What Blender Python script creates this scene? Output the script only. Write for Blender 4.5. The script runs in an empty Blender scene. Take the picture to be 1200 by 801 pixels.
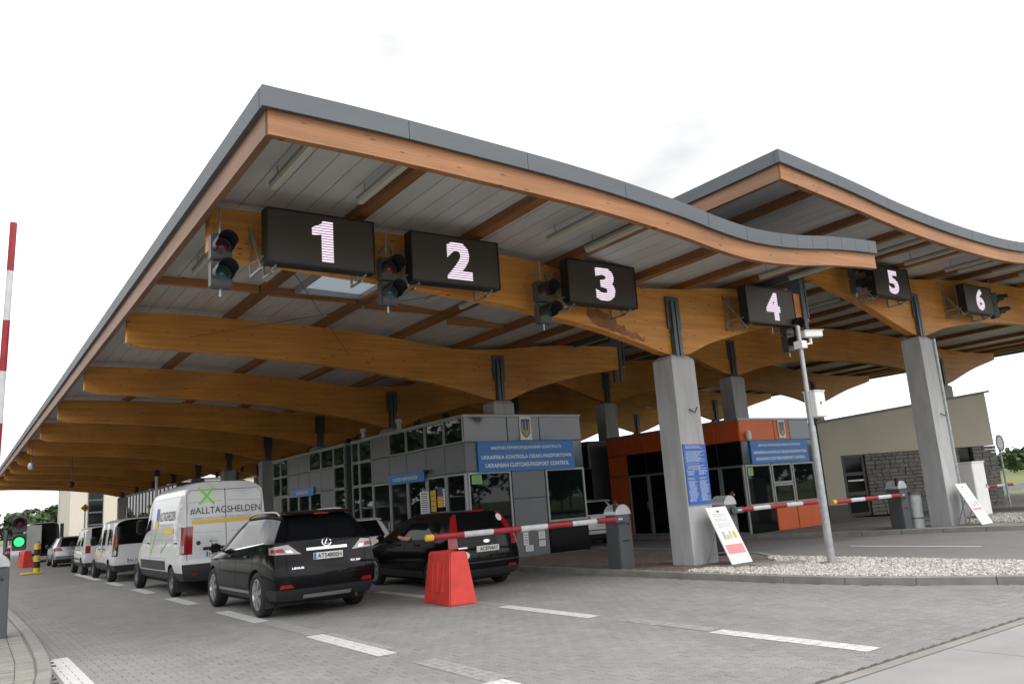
import bpy, bmesh, math, random
import numpy as np
from mathutils import Vector, Matrix
from mathutils.bvhtree import BVHTree

random.seed(7)
SC = bpy.context.scene
COL = SC.collection
R_ = math.radians

# ------------------------------------------------------------ camera
cam_d = bpy.data.cameras.new('camera'); cam_d.sensor_width = 36.0; cam_d.lens = 27.943
cam_d.clip_start = 0.1; cam_d.clip_end = 3000
cam = bpy.data.objects.new('camera', cam_d); COL.objects.link(cam)
ROT = Matrix(((0.82115902, -0.05258593, -0.56827157),
              (-0.56617226, -0.20023699, -0.79959623),
              (-0.07174147, 0.97833525, -0.19419911)))
cam.matrix_world = Matrix.Translation((0, 0, 1.65)) @ ROT.to_4x4()
SC.camera = cam

# ------------------------------------------------------------ world (overcast) + sun
SUN_EL, SUN_AZ = 52.0, 150.0          # azimuth clockwise from +Y
W = bpy.data.worlds.new('World'); SC.world = W; W.use_nodes = True
nt = W.node_tree; nt.nodes.clear()
out = nt.nodes.new('ShaderNodeOutputWorld'); bg = nt.nodes.new('ShaderNodeBackground')
bg.inputs[1].default_value = 0.1
sky = nt.nodes.new('ShaderNodeTexSky'); sky.sky_type = 'NISHITA'; sky.sun_disc = False
sky.sun_elevation = R_(SUN_EL); sky.sun_rotation = R_(SUN_AZ)
sky.air_density = 1.0; sky.dust_density = 2.0
tc = nt.nodes.new('ShaderNodeTexCoord'); mp = nt.nodes.new('ShaderNodeMapping')
mp.inputs['Scale'].default_value = (1.0, 1.0, 2.6)
nz = nt.nodes.new('ShaderNodeTexNoise'); nz.inputs['Scale'].default_value = 2.3
nz.inputs['Detail'].default_value = 5; nz.inputs['Roughness'].default_value = 0.45
cr = nt.nodes.new('ShaderNodeValToRGB')
cr.color_ramp.elements[0].position = 0.28; cr.color_ramp.elements[0].color = (5.3, 5.3, 5.34, 1)
cr.color_ramp.elements[1].position = 0.60; cr.color_ramp.elements[1].color = (12.6, 12.6, 12.6, 1)
mx = nt.nodes.new('ShaderNodeMix'); mx.data_type = 'RGBA'; mx.inputs[0].default_value = 0.95
nt.links.new(tc.outputs['Generated'], mp.inputs[0]); nt.links.new(mp.outputs[0], nz.inputs['Vector'])
nt.links.new(nz.outputs[0], cr.inputs[0])
nt.links.new(sky.outputs[0], mx.inputs[6]); nt.links.new(cr.outputs[0], mx.inputs[7])
nt.links.new(mx.outputs[2], bg.inputs[0]); nt.links.new(bg.outputs[0], out.inputs[0])

sun_d = bpy.data.lights.new('sun', 'SUN'); sun_d.energy = 1.1; sun_d.angle = R_(25); sun_d.color = (1, 0.97, 0.92)
sun = bpy.data.objects.new('sun', sun_d); COL.objects.link(sun)
sv = Vector((math.sin(R_(SUN_AZ)) * math.cos(R_(SUN_EL)), math.cos(R_(SUN_AZ)) * math.cos(R_(SUN_EL)), math.sin(R_(SUN_EL))))
sun.rotation_euler = sv.to_track_quat('Z', 'Y').to_euler()

vs = SC.view_settings; vs.view_transform = 'Standard'; vs.look = 'None'; vs.exposure = 0.75; vs.gamma = 1.0
vs.use_curve_mapping = False

# ------------------------------------------------------------ mesh helpers
class MB:
    def __init__(s): s.v = []; s.f = []; s.m = []
    def add(s, vs_, fs_, m=0):
        o = len(s.v); s.v += [tuple(p) for p in vs_]
        for f in fs_: s.f.append(tuple(i + o for i in f)); s.m.append(m)
        return s
    def box(s, x0, x1, y0, y1, z0, z1, m=0):
        return s.add([(x0,y0,z0),(x1,y0,z0),(x1,y1,z0),(x0,y1,z0),(x0,y0,z1),(x1,y0,z1),(x1,y1,z1),(x0,y1,z1)],
                     [(0,3,2,1),(4,5,6,7),(0,1,5,4),(1,2,6,5),(2,3,7,6),(3,0,4,7)], m)
    def frustum(s, c, a, b, z0, z1, m=0):
        # c centre xy, a half sizes at bottom, b half sizes at top
        x, y = c
        return s.add([(x-a[0],y-a[1],z0),(x+a[0],y-a[1],z0),(x+a[0],y+a[1],z0),(x-a[0],y+a[1],z0),
                      (x-b[0],y-b[1],z1),(x+b[0],y-b[1],z1),(x+b[0],y+b[1],z1),(x-b[0],y+b[1],z1)],
                     [(0,3,2,1),(4,5,6,7),(0,1,5,4),(1,2,6,5),(2,3,7,6),(3,0,4,7)], m)
    def obox(s, c, h, mat, m=0):
        vs_ = []
        for z in (-1, 1):
            for (x, y) in ((-1,-1),(1,-1),(1,1),(-1,1)):
                vs_.append(Vector(c) + mat @ Vector((x*h[0], y*h[1], z*h[2])))
        return s.add(vs_, [(0,3,2,1),(4,5,6,7),(0,1,5,4),(1,2,6,5),(2,3,7,6),(3,0,4,7)], m)
    def beam(s, a, b, w, h, m=0):
        a = Vector(a); b = Vector(b); d = b - a; L = d.length; z = d.normalized()
        x = z.cross(Vector((0,0,1)))
        if x.length < 1e-4: x = Vector((1,0,0))
        x.normalize(); y = z.cross(x)
        return s.obox((a+b)/2, (w/2, h/2, L/2), Matrix((x, y, z)).transposed(), m)
    def prism(s, poly, a, b, axis='y', m=0):
        # poly in the two other axes, extruded from a to b along axis
        n = len(poly)
        def P(p, t):
            return {'y': (p[0], t, p[1]), 'x': (t, p[0], p[1]), 'z': (p[0], p[1], t)}[axis]
        vs_ = [P(p, a) for p in poly] + [P(p, b) for p in poly]
        fs_ = [tuple(range(n))[::-1], tuple(range(n, 2*n))] + [(i, (i+1) % n, n+(i+1) % n, n+i) for i in range(n)]
        return s.add(vs_, fs_, m)
    def tube(s, pts, r, n=8, m=0, cap=True):
        pts = [Vector(p) for p in pts]; k = len(pts)
        rs = r if isinstance(r, (list, tuple)) else [r]*k
        vs_ = []; up = None
        for i, p in enumerate(pts):
            d = (pts[min(i+1, k-1)] - pts[max(i-1, 0)]).normalized()
            if up is None:
                up = Vector((0,0,1)) if abs(d.z) < 0.9 else Vector((1,0,0))
            x = d.cross(up).normalized(); y = d.cross(x).normalized()
            for j in range(n):
                t = 2*math.pi*j/n
                vs_.append(p + x*math.cos(t)*rs[i] + y*math.sin(t)*rs[i])
        fs_ = []
        for i in range(k-1):
            for j in range(n):
                fs_.append((i*n+j, i*n+(j+1) % n, (i+1)*n+(j+1) % n, (i+1)*n+j))
        if cap: fs_ += [tuple(range(n))[::-1], tuple(range((k-1)*n, k*n))]
        return s.add(vs_, fs_, m)
    def lathe(s, prof, n=24, axis='z', c=(0,0,0), m=0, a0=0, a1=2*math.pi):
        full = abs(a1-a0-2*math.pi) < 1e-6
        k = n if full else n+1
        vs_ = []
        for i in range(k):
            t = a0 + (a1-a0)*i/n
            for (r, h) in prof:
                p = (r*math.cos(t), r*math.sin(t), h)
                if axis == 'x': p = (p[2], p[0], p[1])
                elif axis == 'y': p = (p[0], p[2], p[1])
                vs_.append((p[0]+c[0], p[1]+c[1], p[2]+c[2]))
        q = len(prof); fs_ = []
        for i in range(n):
            a = i*q; b = ((i+1) % k)*q
            for j in range(q-1): fs_.append((a+j, b+j, b+j+1, a+j+1))
        return s.add(vs_, fs_, m)
    def xf(s, M4):
        s.v = [tuple(M4 @ Vector(p)) for p in s.v]; return s
    def mesh(s, name, mats):
        me = bpy.data.meshes.new(name); me.from_pydata(s.v, [], s.f)
        for mm in (mats if isinstance(mats, (list, tuple)) else [mats]): me.materials.append(mm)
        me.polygons.foreach_set('material_index', s.m)
        return me
    def build(s, name, mats, parent=None, smooth=0, bevel=0, seg=1, loc=None, fix=True):
        me = s.mesh(name, mats)
        if bevel or fix:
            bm = bmesh.new(); bm.from_mesh(me)
            if fix: bmesh.ops.recalc_face_normals(bm, faces=bm.faces)
            if bevel:
                es = [e for e in bm.edges if len(e.link_faces) == 2 and e.calc_face_angle(0) > 0.5]
                bmesh.ops.bevel(bm, geom=es, offset=bevel, segments=seg, affect='EDGES', clamp_overlap=True)
            bm.to_mesh(me); bm.free()
        if smooth: smooth_by_angle(me, smooth)
        return obj(name, me, parent, loc)

def smooth_by_angle(me, deg):
    me.polygons.foreach_set('use_smooth', [True]*len(me.polygons))
    try: me.set_sharp_from_angle(angle=R_(deg))
    except Exception: pass

def obj(name, me, parent=None, loc=None):
    o = bpy.data.objects.new(name, me); COL.objects.link(o)
    if parent is not None: o.parent = parent
    if loc is not None: o.location = loc
    return o

def tag(o, label, cat, group=None):
    o['label'] = label; o['category'] = cat
    if group: o['group'] = group
    return o
def kind(o, k): o['kind'] = k; return o

def thing(name, label, cat, loc=(0,0,0), rz=0.0, group=None):
    o = bpy.data.objects.new(name, None); COL.objects.link(o); o.empty_display_size = 0.2
    o.location = loc; o.rotation_euler = (0, 0, rz)
    return tag(o, label, cat, group)

def interp(x, pts):
    if x <= pts[0][0]: return pts[0][1]
    for (a, b), (c, d) in zip(pts, pts[1:]):
        if x <= c:
            return b + (d-b)*(x-a)/(c-a)
    return pts[-1][1]
def sinterp(x, pts):
    # smooth (Catmull-Rom like) interpolation
    n = len(pts)
    if x <= pts[0][0]: return pts[0][1]
    if x >= pts[-1][0]: return pts[-1][1]
    for i in range(n-1):
        if x <= pts[i+1][0]:
            x0, y0 = pts[i]; x1, y1 = pts[i+1]
            def sl(j):
                if j == 0: return (pts[1][1]-pts[0][1])/(pts[1][0]-pts[0][0])
                if j == n-1: return (pts[-1][1]-pts[-2][1])/(pts[-1][0]-pts[-2][0])
                return (pts[j+1][1]-pts[j-1][1])/(pts[j+1][0]-pts[j-1][0])
            h = x1-x0; t = (x-x0)/h; m0 = sl(i)*h; m1 = sl(i+1)*h
            return (2*t**3-3*t*t+1)*y0 + (t**3-2*t*t+t)*m0 + (-2*t**3+3*t*t)*y1 + (t**3-t*t)*m1

ORD = ['first', 'second', 'third', 'fourth', 'fifth', 'sixth', 'seventh', 'eighth', 'ninth', 'tenth', 'eleventh', 'twelfth']

# ------------------------------------------------------------ materials
def M(name, col, rough=0.6, metal=0.0, var=0.0, scale=3.0, stretch=(1,1,1), bump=0.0, bscale=None, spec=None, coat=0.0, dirt=0.0, alpha=1.0):
    m = bpy.data.materials.new(name); m.use_nodes = True
    n = m.node_tree; b = n.nodes['Principled BSDF']; L = n.links.new
    b.inputs['Base Color'].default_value = (*col, 1); b.inputs['Roughness'].default_value = rough
    b.inputs['Metallic'].default_value = metal
    if spec is not None: b.inputs['Specular IOR Level'].default_value = spec
    if coat: b.inputs['Coat Weight'].default_value = coat; b.inputs['Coat Roughness'].default_value = 0.04
    if var or bump or dirt:
        g = n.nodes.new('ShaderNodeNewGeometry'); mp = n.nodes.new('ShaderNodeMapping')
        mp.inputs['Scale'].default_value = stretch; L(g.outputs['Position'], mp.inputs[0])
    if var:
        t = n.nodes.new('ShaderNodeTexNoise'); t.inputs['Scale'].default_value = scale; t.inputs['Detail'].default_value = 5
        L(mp.outputs[0], t.inputs['Vector'])
        r = n.nodes.new('ShaderNodeValToRGB')
        r.color_ramp.elements[0].position = 0.3; r.color_ramp.elements[1].position = 0.7
        r.color_ramp.elements[0].color = (*[c*(1-var) for c in col], 1)
        r.color_ramp.elements[1].color = (*[min(1, c*(1+var)) for c in col], 1)
        L(t.outputs[0], r.inputs[0]); L(r.outputs[0], b.inputs['Base Color'])
        rr = n.nodes.new('ShaderNodeMapRange'); rr.inputs['To Min'].default_value = max(0.02, rough-0.12*min(1, var*4)); rr.inputs['To Max'].default_value = min(1, rough+0.1*min(1, var*4))
        L(t.outputs[0], rr.inputs[0]); L(rr.outputs[0], b.inputs['Roughness'])
    if bump:
        t2 = n.nodes.new('ShaderNodeTexNoise'); t2.inputs['Scale'].default_value = bscale or scale*6; t2.inputs['Detail'].default_value = 4
        L(mp.outputs[0], t2.inputs['Vector'])
        bu = n.nodes.new('ShaderNodeBump'); bu.inputs['Strength'].default_value = bump; bu.inputs['Distance'].default_value = 0.02
        L(t2.outputs[0], bu.inputs['Height']); L(bu.outputs[0], b.inputs['Normal'])
    return m

def wood(name, base, dark, axis, knots=True):
    m = bpy.data.materials.new(name); m.use_nodes = True
    n = m.node_tree; b = n.nodes['Principled BSDF']; L = n.links.new
    b.inputs['Roughness'].default_value = 0.55
    g = n.nodes.new('ShaderNodeNewGeometry'); mp = n.nodes.new('ShaderNodeMapping')
    mp.inputs['Scale'].default_value = (0.55, 9, 12) if axis == 'x' else (9, 0.55, 12)
    L(g.outputs['Position'], mp.inputs[0])
    t = n.nodes.new('ShaderNodeTexNoise'); t.inputs['Scale'].default_value = 1.0; t.inputs['Detail'].default_value = 6
    L(mp.outputs[0], t.inputs['Vector'])
    r = n.nodes.new('ShaderNodeValToRGB'); r.color_ramp.elements[0].position = 0.25; r.color_ramp.elements[1].position = 0.75
    r.color_ramp.elements[0].color = (*dark, 1); r.color_ramp.elements[1].color = (*base, 1)
    L(t.outputs[0], r.inputs[0])
    cur = r.outputs[0]
    # large slow tone change from board to board and sun bleaching
    t3 = n.nodes.new('ShaderNodeTexNoise'); t3.inputs['Scale'].default_value = 0.45; t3.inputs['Detail'].default_value = 3
    L(g.outputs['Position'], t3.inputs['Vector'])
    mr = n.nodes.new('ShaderNodeMapRange'); mr.inputs[1].default_value = 0.3; mr.inputs[2].default_value = 0.7; mr.inputs[3].default_value = 0.8; mr.inputs[4].default_value = 1.15
    L(t3.outputs[0], mr.inputs[0])
    mm = n.nodes.new('ShaderNodeMix'); mm.data_type = 'RGBA'; mm.blend_type = 'MULTIPLY'; mm.inputs[0].default_value = 1
    L(cur, mm.inputs[6]); L(mr.outputs[0], mm.inputs[7]); cur = mm.outputs[2]
    sx_ = n.nodes.new('ShaderNodeSeparateXYZ'); L(g.outputs['Position'], sx_.inputs[0])
    mo = n.nodes.new('ShaderNodeMath'); mo.operation = 'PINGPONG'; mo.inputs[1].default_value = 0.022; L(sx_.outputs[2], mo.inputs[0])
    lr = n.nodes.new('ShaderNodeMapRange'); lr.inputs[1].default_value = 0.0; lr.inputs[2].default_value = 0.004; lr.inputs[3].default_value = 0.72; lr.inputs[4].default_value = 1.0
    L(mo.outputs[0], lr.inputs[0])
    ml = n.nodes.new('ShaderNodeMix'); ml.data_type = 'RGBA'; ml.blend_type = 'MULTIPLY'; ml.inputs[0].default_value = 1
    L(cur, ml.inputs[6]); L(lr.outputs[0], ml.inputs[7]); cur = ml.outputs[2]
    if knots:
        mp2 = n.nodes.new('ShaderNodeMapping'); mp2.inputs['Scale'].default_value = (2.6, 2.6, 11) if axis == 'x' else (11, 2.6, 11)
        L(g.outputs['Position'], mp2.inputs[0])
        v = n.nodes.new('ShaderNodeTexVoronoi'); v.inputs['Scale'].default_value = 1.0; L(mp2.outputs[0], v.inputs['Vector'])
        kr = n.nodes.new('ShaderNodeValToRGB'); kr.color_ramp.elements[0].position = 0.07; kr.color_ramp.elements[1].position = 0.16
        kr.color_ramp.elements[0].color = (0.28, 0.2, 0.14, 1); kr.color_ramp.elements[1].color = (1, 1, 1, 1)
        L(v.outputs['Distance'], kr.inputs[0])
        mk = n.nodes.new('ShaderNodeMix'); mk.data_type = 'RGBA'; mk.blend_type = 'MULTIPLY'; mk.inputs[0].default_value = 1
        L(cur, mk.inputs[6]); L(kr.outputs[0], mk.inputs[7]); cur = mk.outputs[2]
    L(cur, b.inputs['Base Color'])
    bu = n.nodes.new('ShaderNodeBump'); bu.inputs['Strength'].default_value = 0.15; bu.inputs['Distance'].default_value = 0.01
    L(t.outputs[0], bu.inputs['Height']); L(bu.outputs[0], b.inputs['Normal'])
    return m

def paver_mat(name, base, src, sp=.065):
    m = bpy.data.materials.new(name); m.use_nodes = True
    n = m.node_tree; b = n.nodes['Principled BSDF']; L = n.links.new
    b.inputs['Roughness'].default_value = 0.85; b.inputs['Specular IOR Level'].default_value = 0.3
    g = n.nodes.new('ShaderNodeNewGeometry')
    if src == 'island': rnd = g.outputs['Random Per Island']
    else: rnd = n.nodes.new('ShaderNodeObjectInfo').outputs['Random']
    r = n.nodes.new('ShaderNodeValToRGB')
    r.color_ramp.elements[0].color = (*[c*(1-sp) for c in base], 1); r.color_ramp.elements[1].color = (*[c*(1+sp) for c in base], 1)
    L(rnd, r.inputs[0])
    def nz(sc, lo, hi, a=0.35, b_=0.65, st=(1,1,1)):
        mp = n.nodes.new('ShaderNodeMapping'); mp.inputs['Scale'].default_value = st; L(g.outputs['Position'], mp.inputs[0])
        t = n.nodes.new('ShaderNodeTexNoise'); t.inputs['Scale'].default_value = sc; t.inputs['Detail'].default_value = 6; L(mp.outputs[0], t.inputs['Vector'])
        q = n.nodes.new('ShaderNodeMapRange'); q.inputs[1].default_value = a; q.inputs[2].default_value = b_; q.inputs[3].default_value = lo; q.inputs[4].default_value = hi
        L(t.outputs[0], q.inputs[0]); return q.outputs[0], t.outputs[0]
    cur = r.outputs[0]
    for (sc, lo, hi, a, b_, st) in ((0.55, 0.90, 1.06, .35, .65, (1, 0.12, 1)), (2.2, 0.94, 1.04, .35, .65, (1, .5, 1)), (60, 0.88, 1.10, .3, .7, (1,1,1)), (1.7, 0.62, 1.0, .245, .275, (1, .8, 1))):
        o, raw = nz(sc, lo, hi, a, b_, st)
        mm = n.nodes.new('ShaderNodeMix'); mm.data_type = 'RGBA'; mm.blend_type = 'MULTIPLY'; mm.inputs[0].default_value = 1
        L(cur, mm.inputs[6]); L(o, mm.inputs[7]); cur = mm.outputs[2]
        if sc == 60: fine = raw
    L(cur, b.inputs['Base Color'])
    bu = n.nodes.new('ShaderNodeBump'); bu.inputs['Strength'].default_value = 0.25; bu.inputs['Distance'].default_value = 0.004
    L(fine, bu.inputs['Height']); L(bu.outputs[0], b.inputs['Normal'])
    return m

def glass(name, col, rough=0.03, spec=0.5):
    return M(name, col, rough, spec=spec)
def emit(name, col, st):
    m = bpy.data.materials.new(name); m.use_nodes = True
    b = m.node_tree.nodes['Principled BSDF']
    b.inputs['Base Color'].default_value = (0.02, 0.02, 0.02, 1)
    b.inputs['Emission Color'].default_value = (*col, 1); b.inputs['Emission Strength'].default_value = st
    return m

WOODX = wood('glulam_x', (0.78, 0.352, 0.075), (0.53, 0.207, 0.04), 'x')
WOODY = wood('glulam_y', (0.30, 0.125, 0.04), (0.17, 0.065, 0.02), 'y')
FASCX = wood('fascia_x', (0.44, 0.20, 0.078), (0.30, 0.125, 0.046), 'x')
FASCY = wood('fascia_y', (0.32, 0.165, 0.09), (0.21, 0.10, 0.052), 'y', knots=False)
ZINC = M('zinc_sheet', (0.10, 0.113, 0.13), 0.55, 0.2, var=0.12, scale=1.2, stretch=(.4, .4, 2))
SOFF = M('soffit_sheet', (0.52, 0.51, 0.485), 0.5, 0.0, var=0.1, scale=1.1, stretch=(2.5,.5,1))
STEEL = M('dark_steel', (0.11, 0.12, 0.13), 0.45, 0.5, var=0.12, scale=4)
GALV = M('galvanised', (0.42, 0.44, 0.45), 0.42, 0.6, var=0.15, scale=8)
CONC = M('column_concrete', (0.45, 0.45, 0.458), 0.85, var=0.13, scale=2.2, stretch=(2,2,.5), bump=0.2, bscale=35)
KERB = M('kerb_concrete', (0.25, 0.242, 0.225), 0.9, var=0.16, scale=2.5, bump=0.25, bscale=60)
CLAD = M('grey_cladding', (0.145, 0.152, 0.168), 0.42, 0.2, var=0.05, scale=2)
ALU = M('aluminium_frame', (0.34, 0.345, 0.35), 0.4, 0.3, var=0.05)
ORANGE = M('orange_cladding', (0.72, 0.135, 0.028), 0.45, var=0.06, scale=2)
GLASS = glass('window_glass', (0.006, 0.009, 0.010), 0.02, 0.3)
GLASSB = glass('spandrel_glass', (0.075, 0.10, 0.13), 0.06, 0.6)
GLASSD = glass('dark_glass', (0.008, 0.009, 0.010), 0.05, 0.22)
BLACK = M('black_plastic', (0.016, 0.016, 0.017), 0.5, var=0.1)
RUBBER = M('tyre_rubber', (0.018, 0.018, 0.018), 0.85, var=0.15, scale=10)
CHROME = M('chrome', (0.75, 0.75, 0.76), 0.12, 1.0)
SILVER = M('silver_paint', (0.45, 0.46, 0.47), 0.3, 0.7)
RIM = M('alloy_rim', (0.55, 0.56, 0.57), 0.28, 0.85)
RIMD = M('steel_rim', (0.16, 0.165, 0.17), 0.5, 0.4)
WHITE = M('white_sheet', (0.78, 0.78, 0.77), 0.5, var=0.04)
PLATE = M('plate_white', (0.75, 0.75, 0.73), 0.45)
REDP = M('barrier_red', (0.30, 0.014, 0.022), 0.45, var=0.2, scale=6)
WHP = M('barrier_white', (0.56, 0.575, 0.59), 0.45, var=0.12, scale=6)
BLUE = M('sign_blue', (0.006, 0.175, 0.52), 0.35)
INK = M('black_ink', (0.012, 0.012, 0.012), 0.5)
PRINT = M('white_print', (0.8, 0.8, 0.8), 0.45)
YEL = M('yellow_paint', (0.72, 0.44, 0.02), 0.45, var=0.06)
POSTG = M('post_grey', (0.095, 0.10, 0.11), 0.4, 0.2, var=0.05)
CAPG = M('post_cap', (0.52, 0.54, 0.56), 0.35, 0.3, var=0.05)
REDL = M('red_lens', (0.30, 0.008, 0.012), 0.12, coat=0.5)
CLEARL = M('clear_lens', (0.40, 0.36, 0.36), 0.15, 0.3, coat=0.5)
BLOCKR = M('red_polythene', (0.62, 0.045, 0.032), 0.5, var=0.16, scale=5)
SKIN = M('skin', (0.5, 0.27, 0.19), 0.55)
DARKIN = M('dark_inside', (0.006, 0.006, 0.006), 0.9)

# ------------------------------------------------------------ text as mesh
def text_mesh(txt, size=1.0, bold=0.0, align='CENTER', res=3, sx=1.0, space=1.0):
    c = bpy.data.curves.new('txt', 'FONT'); c.body = txt; c.size = size; c.align_x = align; c.align_y = 'CENTER'
    c.offset = bold; c.resolution_u = res; c.space_character = space
    o = bpy.data.objects.new('txt', c); COL.objects.link(o)
    dg = bpy.context.evaluated_depsgraph_get(); dg.update()
    ev = o.evaluated_get(dg); me = ev.to_mesh()
    v = [(p.co.x*sx, p.co.y) for p in me.vertices]; f = [tuple(p.vertices) for p in me.polygons]
    ev.to_mesh_clear(); bpy.data.objects.remove(o); bpy.data.curves.remove(c)
    return v, f
def fit_text(txt, w, h, bold=0.0, **k):
    v, f = text_mesh(txt, 1.0, bold, **k)
    if not v: return v, f
    x0 = min(p[0] for p in v); x1 = max(p[0] for p in v); y0 = min(p[1] for p in v); y1 = max(p[1] for p in v)
    sx = w/(x1-x0); sy = h/(y1-y0); cx = (x0+x1)/2; cy = (y0+y1)/2
    return [((p[0]-cx)*sx, (p[1]-cy)*sy) for p in v], f
def place2d(v, origin, u, w):
    o = Vector(origin); u = Vector(u); w = Vector(w)
    return [tuple(o + u*p[0] + w*p[1]) for p in v]
# ============================================================ SETTING
GRASS = M('grass_field', (0.13, 0.15, 0.05), 0.95, var=0.25, scale=0.12, bump=0.3, bscale=6)
PAVE = paver_mat('paver_concrete', (0.25, 0.246, 0.238), 'island')
PAVE1 = paver_mat('paver_concrete_single', (0.25, 0.246, 0.238), 'object')
ROADM = paver_mat('road_surface', (0.225, 0.22, 0.213), 'object')
REDPAV = paver_mat('red_brick_paver', (0.17, 0.132, 0.118), 'island', .2)
LPAVE = paver_mat('pale_paver', (0.28, 0.268, 0.24), 'object', .1)
APRON = M('apron_concrete', (0.285, 0.285, 0.28), 0.85, var=0.12, scale=0.9, bump=0.15, bscale=50)
JOINT = M('joint_sand', (0.075, 0.066, 0.055), 0.95, var=0.3, scale=6)

def paint_mat(name, col, thr, under):
    m = bpy.data.materials.new(name); m.use_nodes = True; n = m.node_tree; b = n.nodes['Principled BSDF']; L = n.links.new
    b.inputs['Roughness'].default_value = 0.7
    g = n.nodes.new('ShaderNodeNewGeometry'); t = n.nodes.new('ShaderNodeTexNoise'); t.inputs['Scale'].default_value = 9; t.inputs['Detail'].default_value = 8; t.inputs['Roughness'].default_value = .7
    L(g.outputs['Position'], t.inputs['Vector'])
    r = n.nodes.new('ShaderNodeValToRGB'); r.color_ramp.elements[0].position = thr; r.color_ramp.elements[1].position = thr+0.1
    r.color_ramp.elements[0].color = (*under, 1); r.color_ramp.elements[1].color = (*col, 1)
    L(t.outputs[0], r.inputs[0]); L(r.outputs[0], b.inputs['Base Color']); return m
PAINT = paint_mat('road_paint', (0.60, 0.60, 0.59), 0.34, (0.33, 0.325, 0.31))
PAINTO = paint_mat('old_road_paint', (0.33, 0.325, 0.31), 0.42, (0.26, 0.255, 0.245))

mb = MB(); mb.add([(-1500,-1500,-0.06),(1500,-1500,-0.06),(1500,1500,-0.06),(-1500,1500,-0.06)], [(0,1,2,3)])
kind(mb.build('ground', GRASS), 'structure')
mb = MB(); mb.add([(-22,-14,-0.013),(46,-14,-0.013),(46,190,-0.013),(-22,190,-0.013)], [(0,1,2,3)])
road = kind(mb.build('road', ROADM), 'structure')

KX = [(4.0,13.2),(4.6,12.75),(5.46,12.26),(6.5,11.75),(7.5,11.42),(8.6,11.27),(9.7,11.2),(12,11.13),(16,11.05),(20,11.0),(80,11.0)]
def kerbx(y): return interp(y, KX)
LKX = [(8.5,0.55),(9.5,0.86),(10.8,1.04),(12.3,1.13),(16,1.2),(20,1.18),(30,1.1)]
def lkerbx(y): return interp(y, LKX)

# --- interlocking double-T pavers
P_L, P_P, D_ = 0.2, 0.152, 0.011
half = [(-.1, P_P/2+D_), (-.062, P_P/2+D_), (-.038, P_P/2-D_), (.038, P_P/2-D_), (.062, P_P/2+D_), (.1, P_P/2+D_)]
outline = [(x, -w) for x, w in half] + [(x, w) for x, w in half[::-1]]
def shrink(pts, g): return [(x - math.copysign(g, x) if abs(x) > .09 else x, y - math.copysign(g, y)) for x, y in pts]
top2 = shrink(outline, 0.0058); rim2 = shrink(outline, 0.0028)
def paver_geom(dz=0.0):
    v = [(x, y, dz) for x, y in top2] + [(x, y, dz-0.004) for x, y in rim2] + [(x, y, -0.0125) for x, y in rim2]
    f = [tuple(range(12))] + [(i, 12+i, 12+(i+1) % 12, (i+1) % 12) for i in range(12)] + [(12+i, 24+i, 24+(i+1) % 12, 12+(i+1) % 12) for i in range(12)]
    return v, f
cells = []
rows = int((30-4.40)/P_P)
for j in range(rows):
    y = 4.40 + P_P*(j+0.5)
    off = 0.1 if j % 2 else 0.0
    i0 = int(-1.0/P_L); i1 = int(13.5/P_L)
    for i in range(i0, i1):
        x = i*P_L + off
        if x < (lkerbx(y)-0.02 if y > 8.5 else -0.6) or x > kerbx(y)+0.03: continue
        cells.append((x, y))
RT = ROT.transposed()
def to_px(p):
    v = RT @ (Vector(p) - Vector((0,0,1.65)))
    return (600+931.43*v.x/-v.z, 400.5-931.43*v.y/-v.z) if v.z < 0 else (-999, -999)
inv = []
for k, (x, y) in enumerate(cells):
    px = to_px((x, y, 0))
    if 8 < px[0] < 1192 and px[1] < 797: inv.append((x*x+y*y, k))
inv.sort(); single = set(k for _, k in inv[:296])
pv, pf = paver_geom()
pm = bpy.data.meshes.new('paver'); pm.from_pydata(pv, [], pf); pm.materials.append(PAVE1)
rng = random.Random(3)
n12 = len(pv); base = np.array(pv)
allv = []; allf = []
for k, (x, y) in enumerate(cells):
    dz = rng.uniform(-0.0018, 0.0012); tx = rng.uniform(-.012, .012); ty = rng.uniform(-.012, .012)
    if k in single:
        o = obj('paver', pm, road); o.location = (x, y, dz); o.rotation_euler = (tx, ty, 0); continue
    b = base.copy(); b[:, 2] += dz + b[:, 0]*ty + b[:, 1]*tx; b[:, 0] += x; b[:, 1] += y
    o_ = len(allv)*n12
    allv.append(b); allf += [tuple(i+o_ for i in f) for f in pf]
me = bpy.data.meshes.new('paving'); me.from_pydata(np.concatenate(allv).tolist(), [], allf); me.materials.append(PAVE)
kind(obj('paving', me, road), 'stuff')
mb = MB(); mb.add([(-0.7,4.36,-0.0121),(13.4,4.36,-0.0121),(13.4,30,-0.0121),(-0.7,30,-0.0121)], [(0,1,2,3)])
mb.build('joint_bed', JOINT, road)

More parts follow.
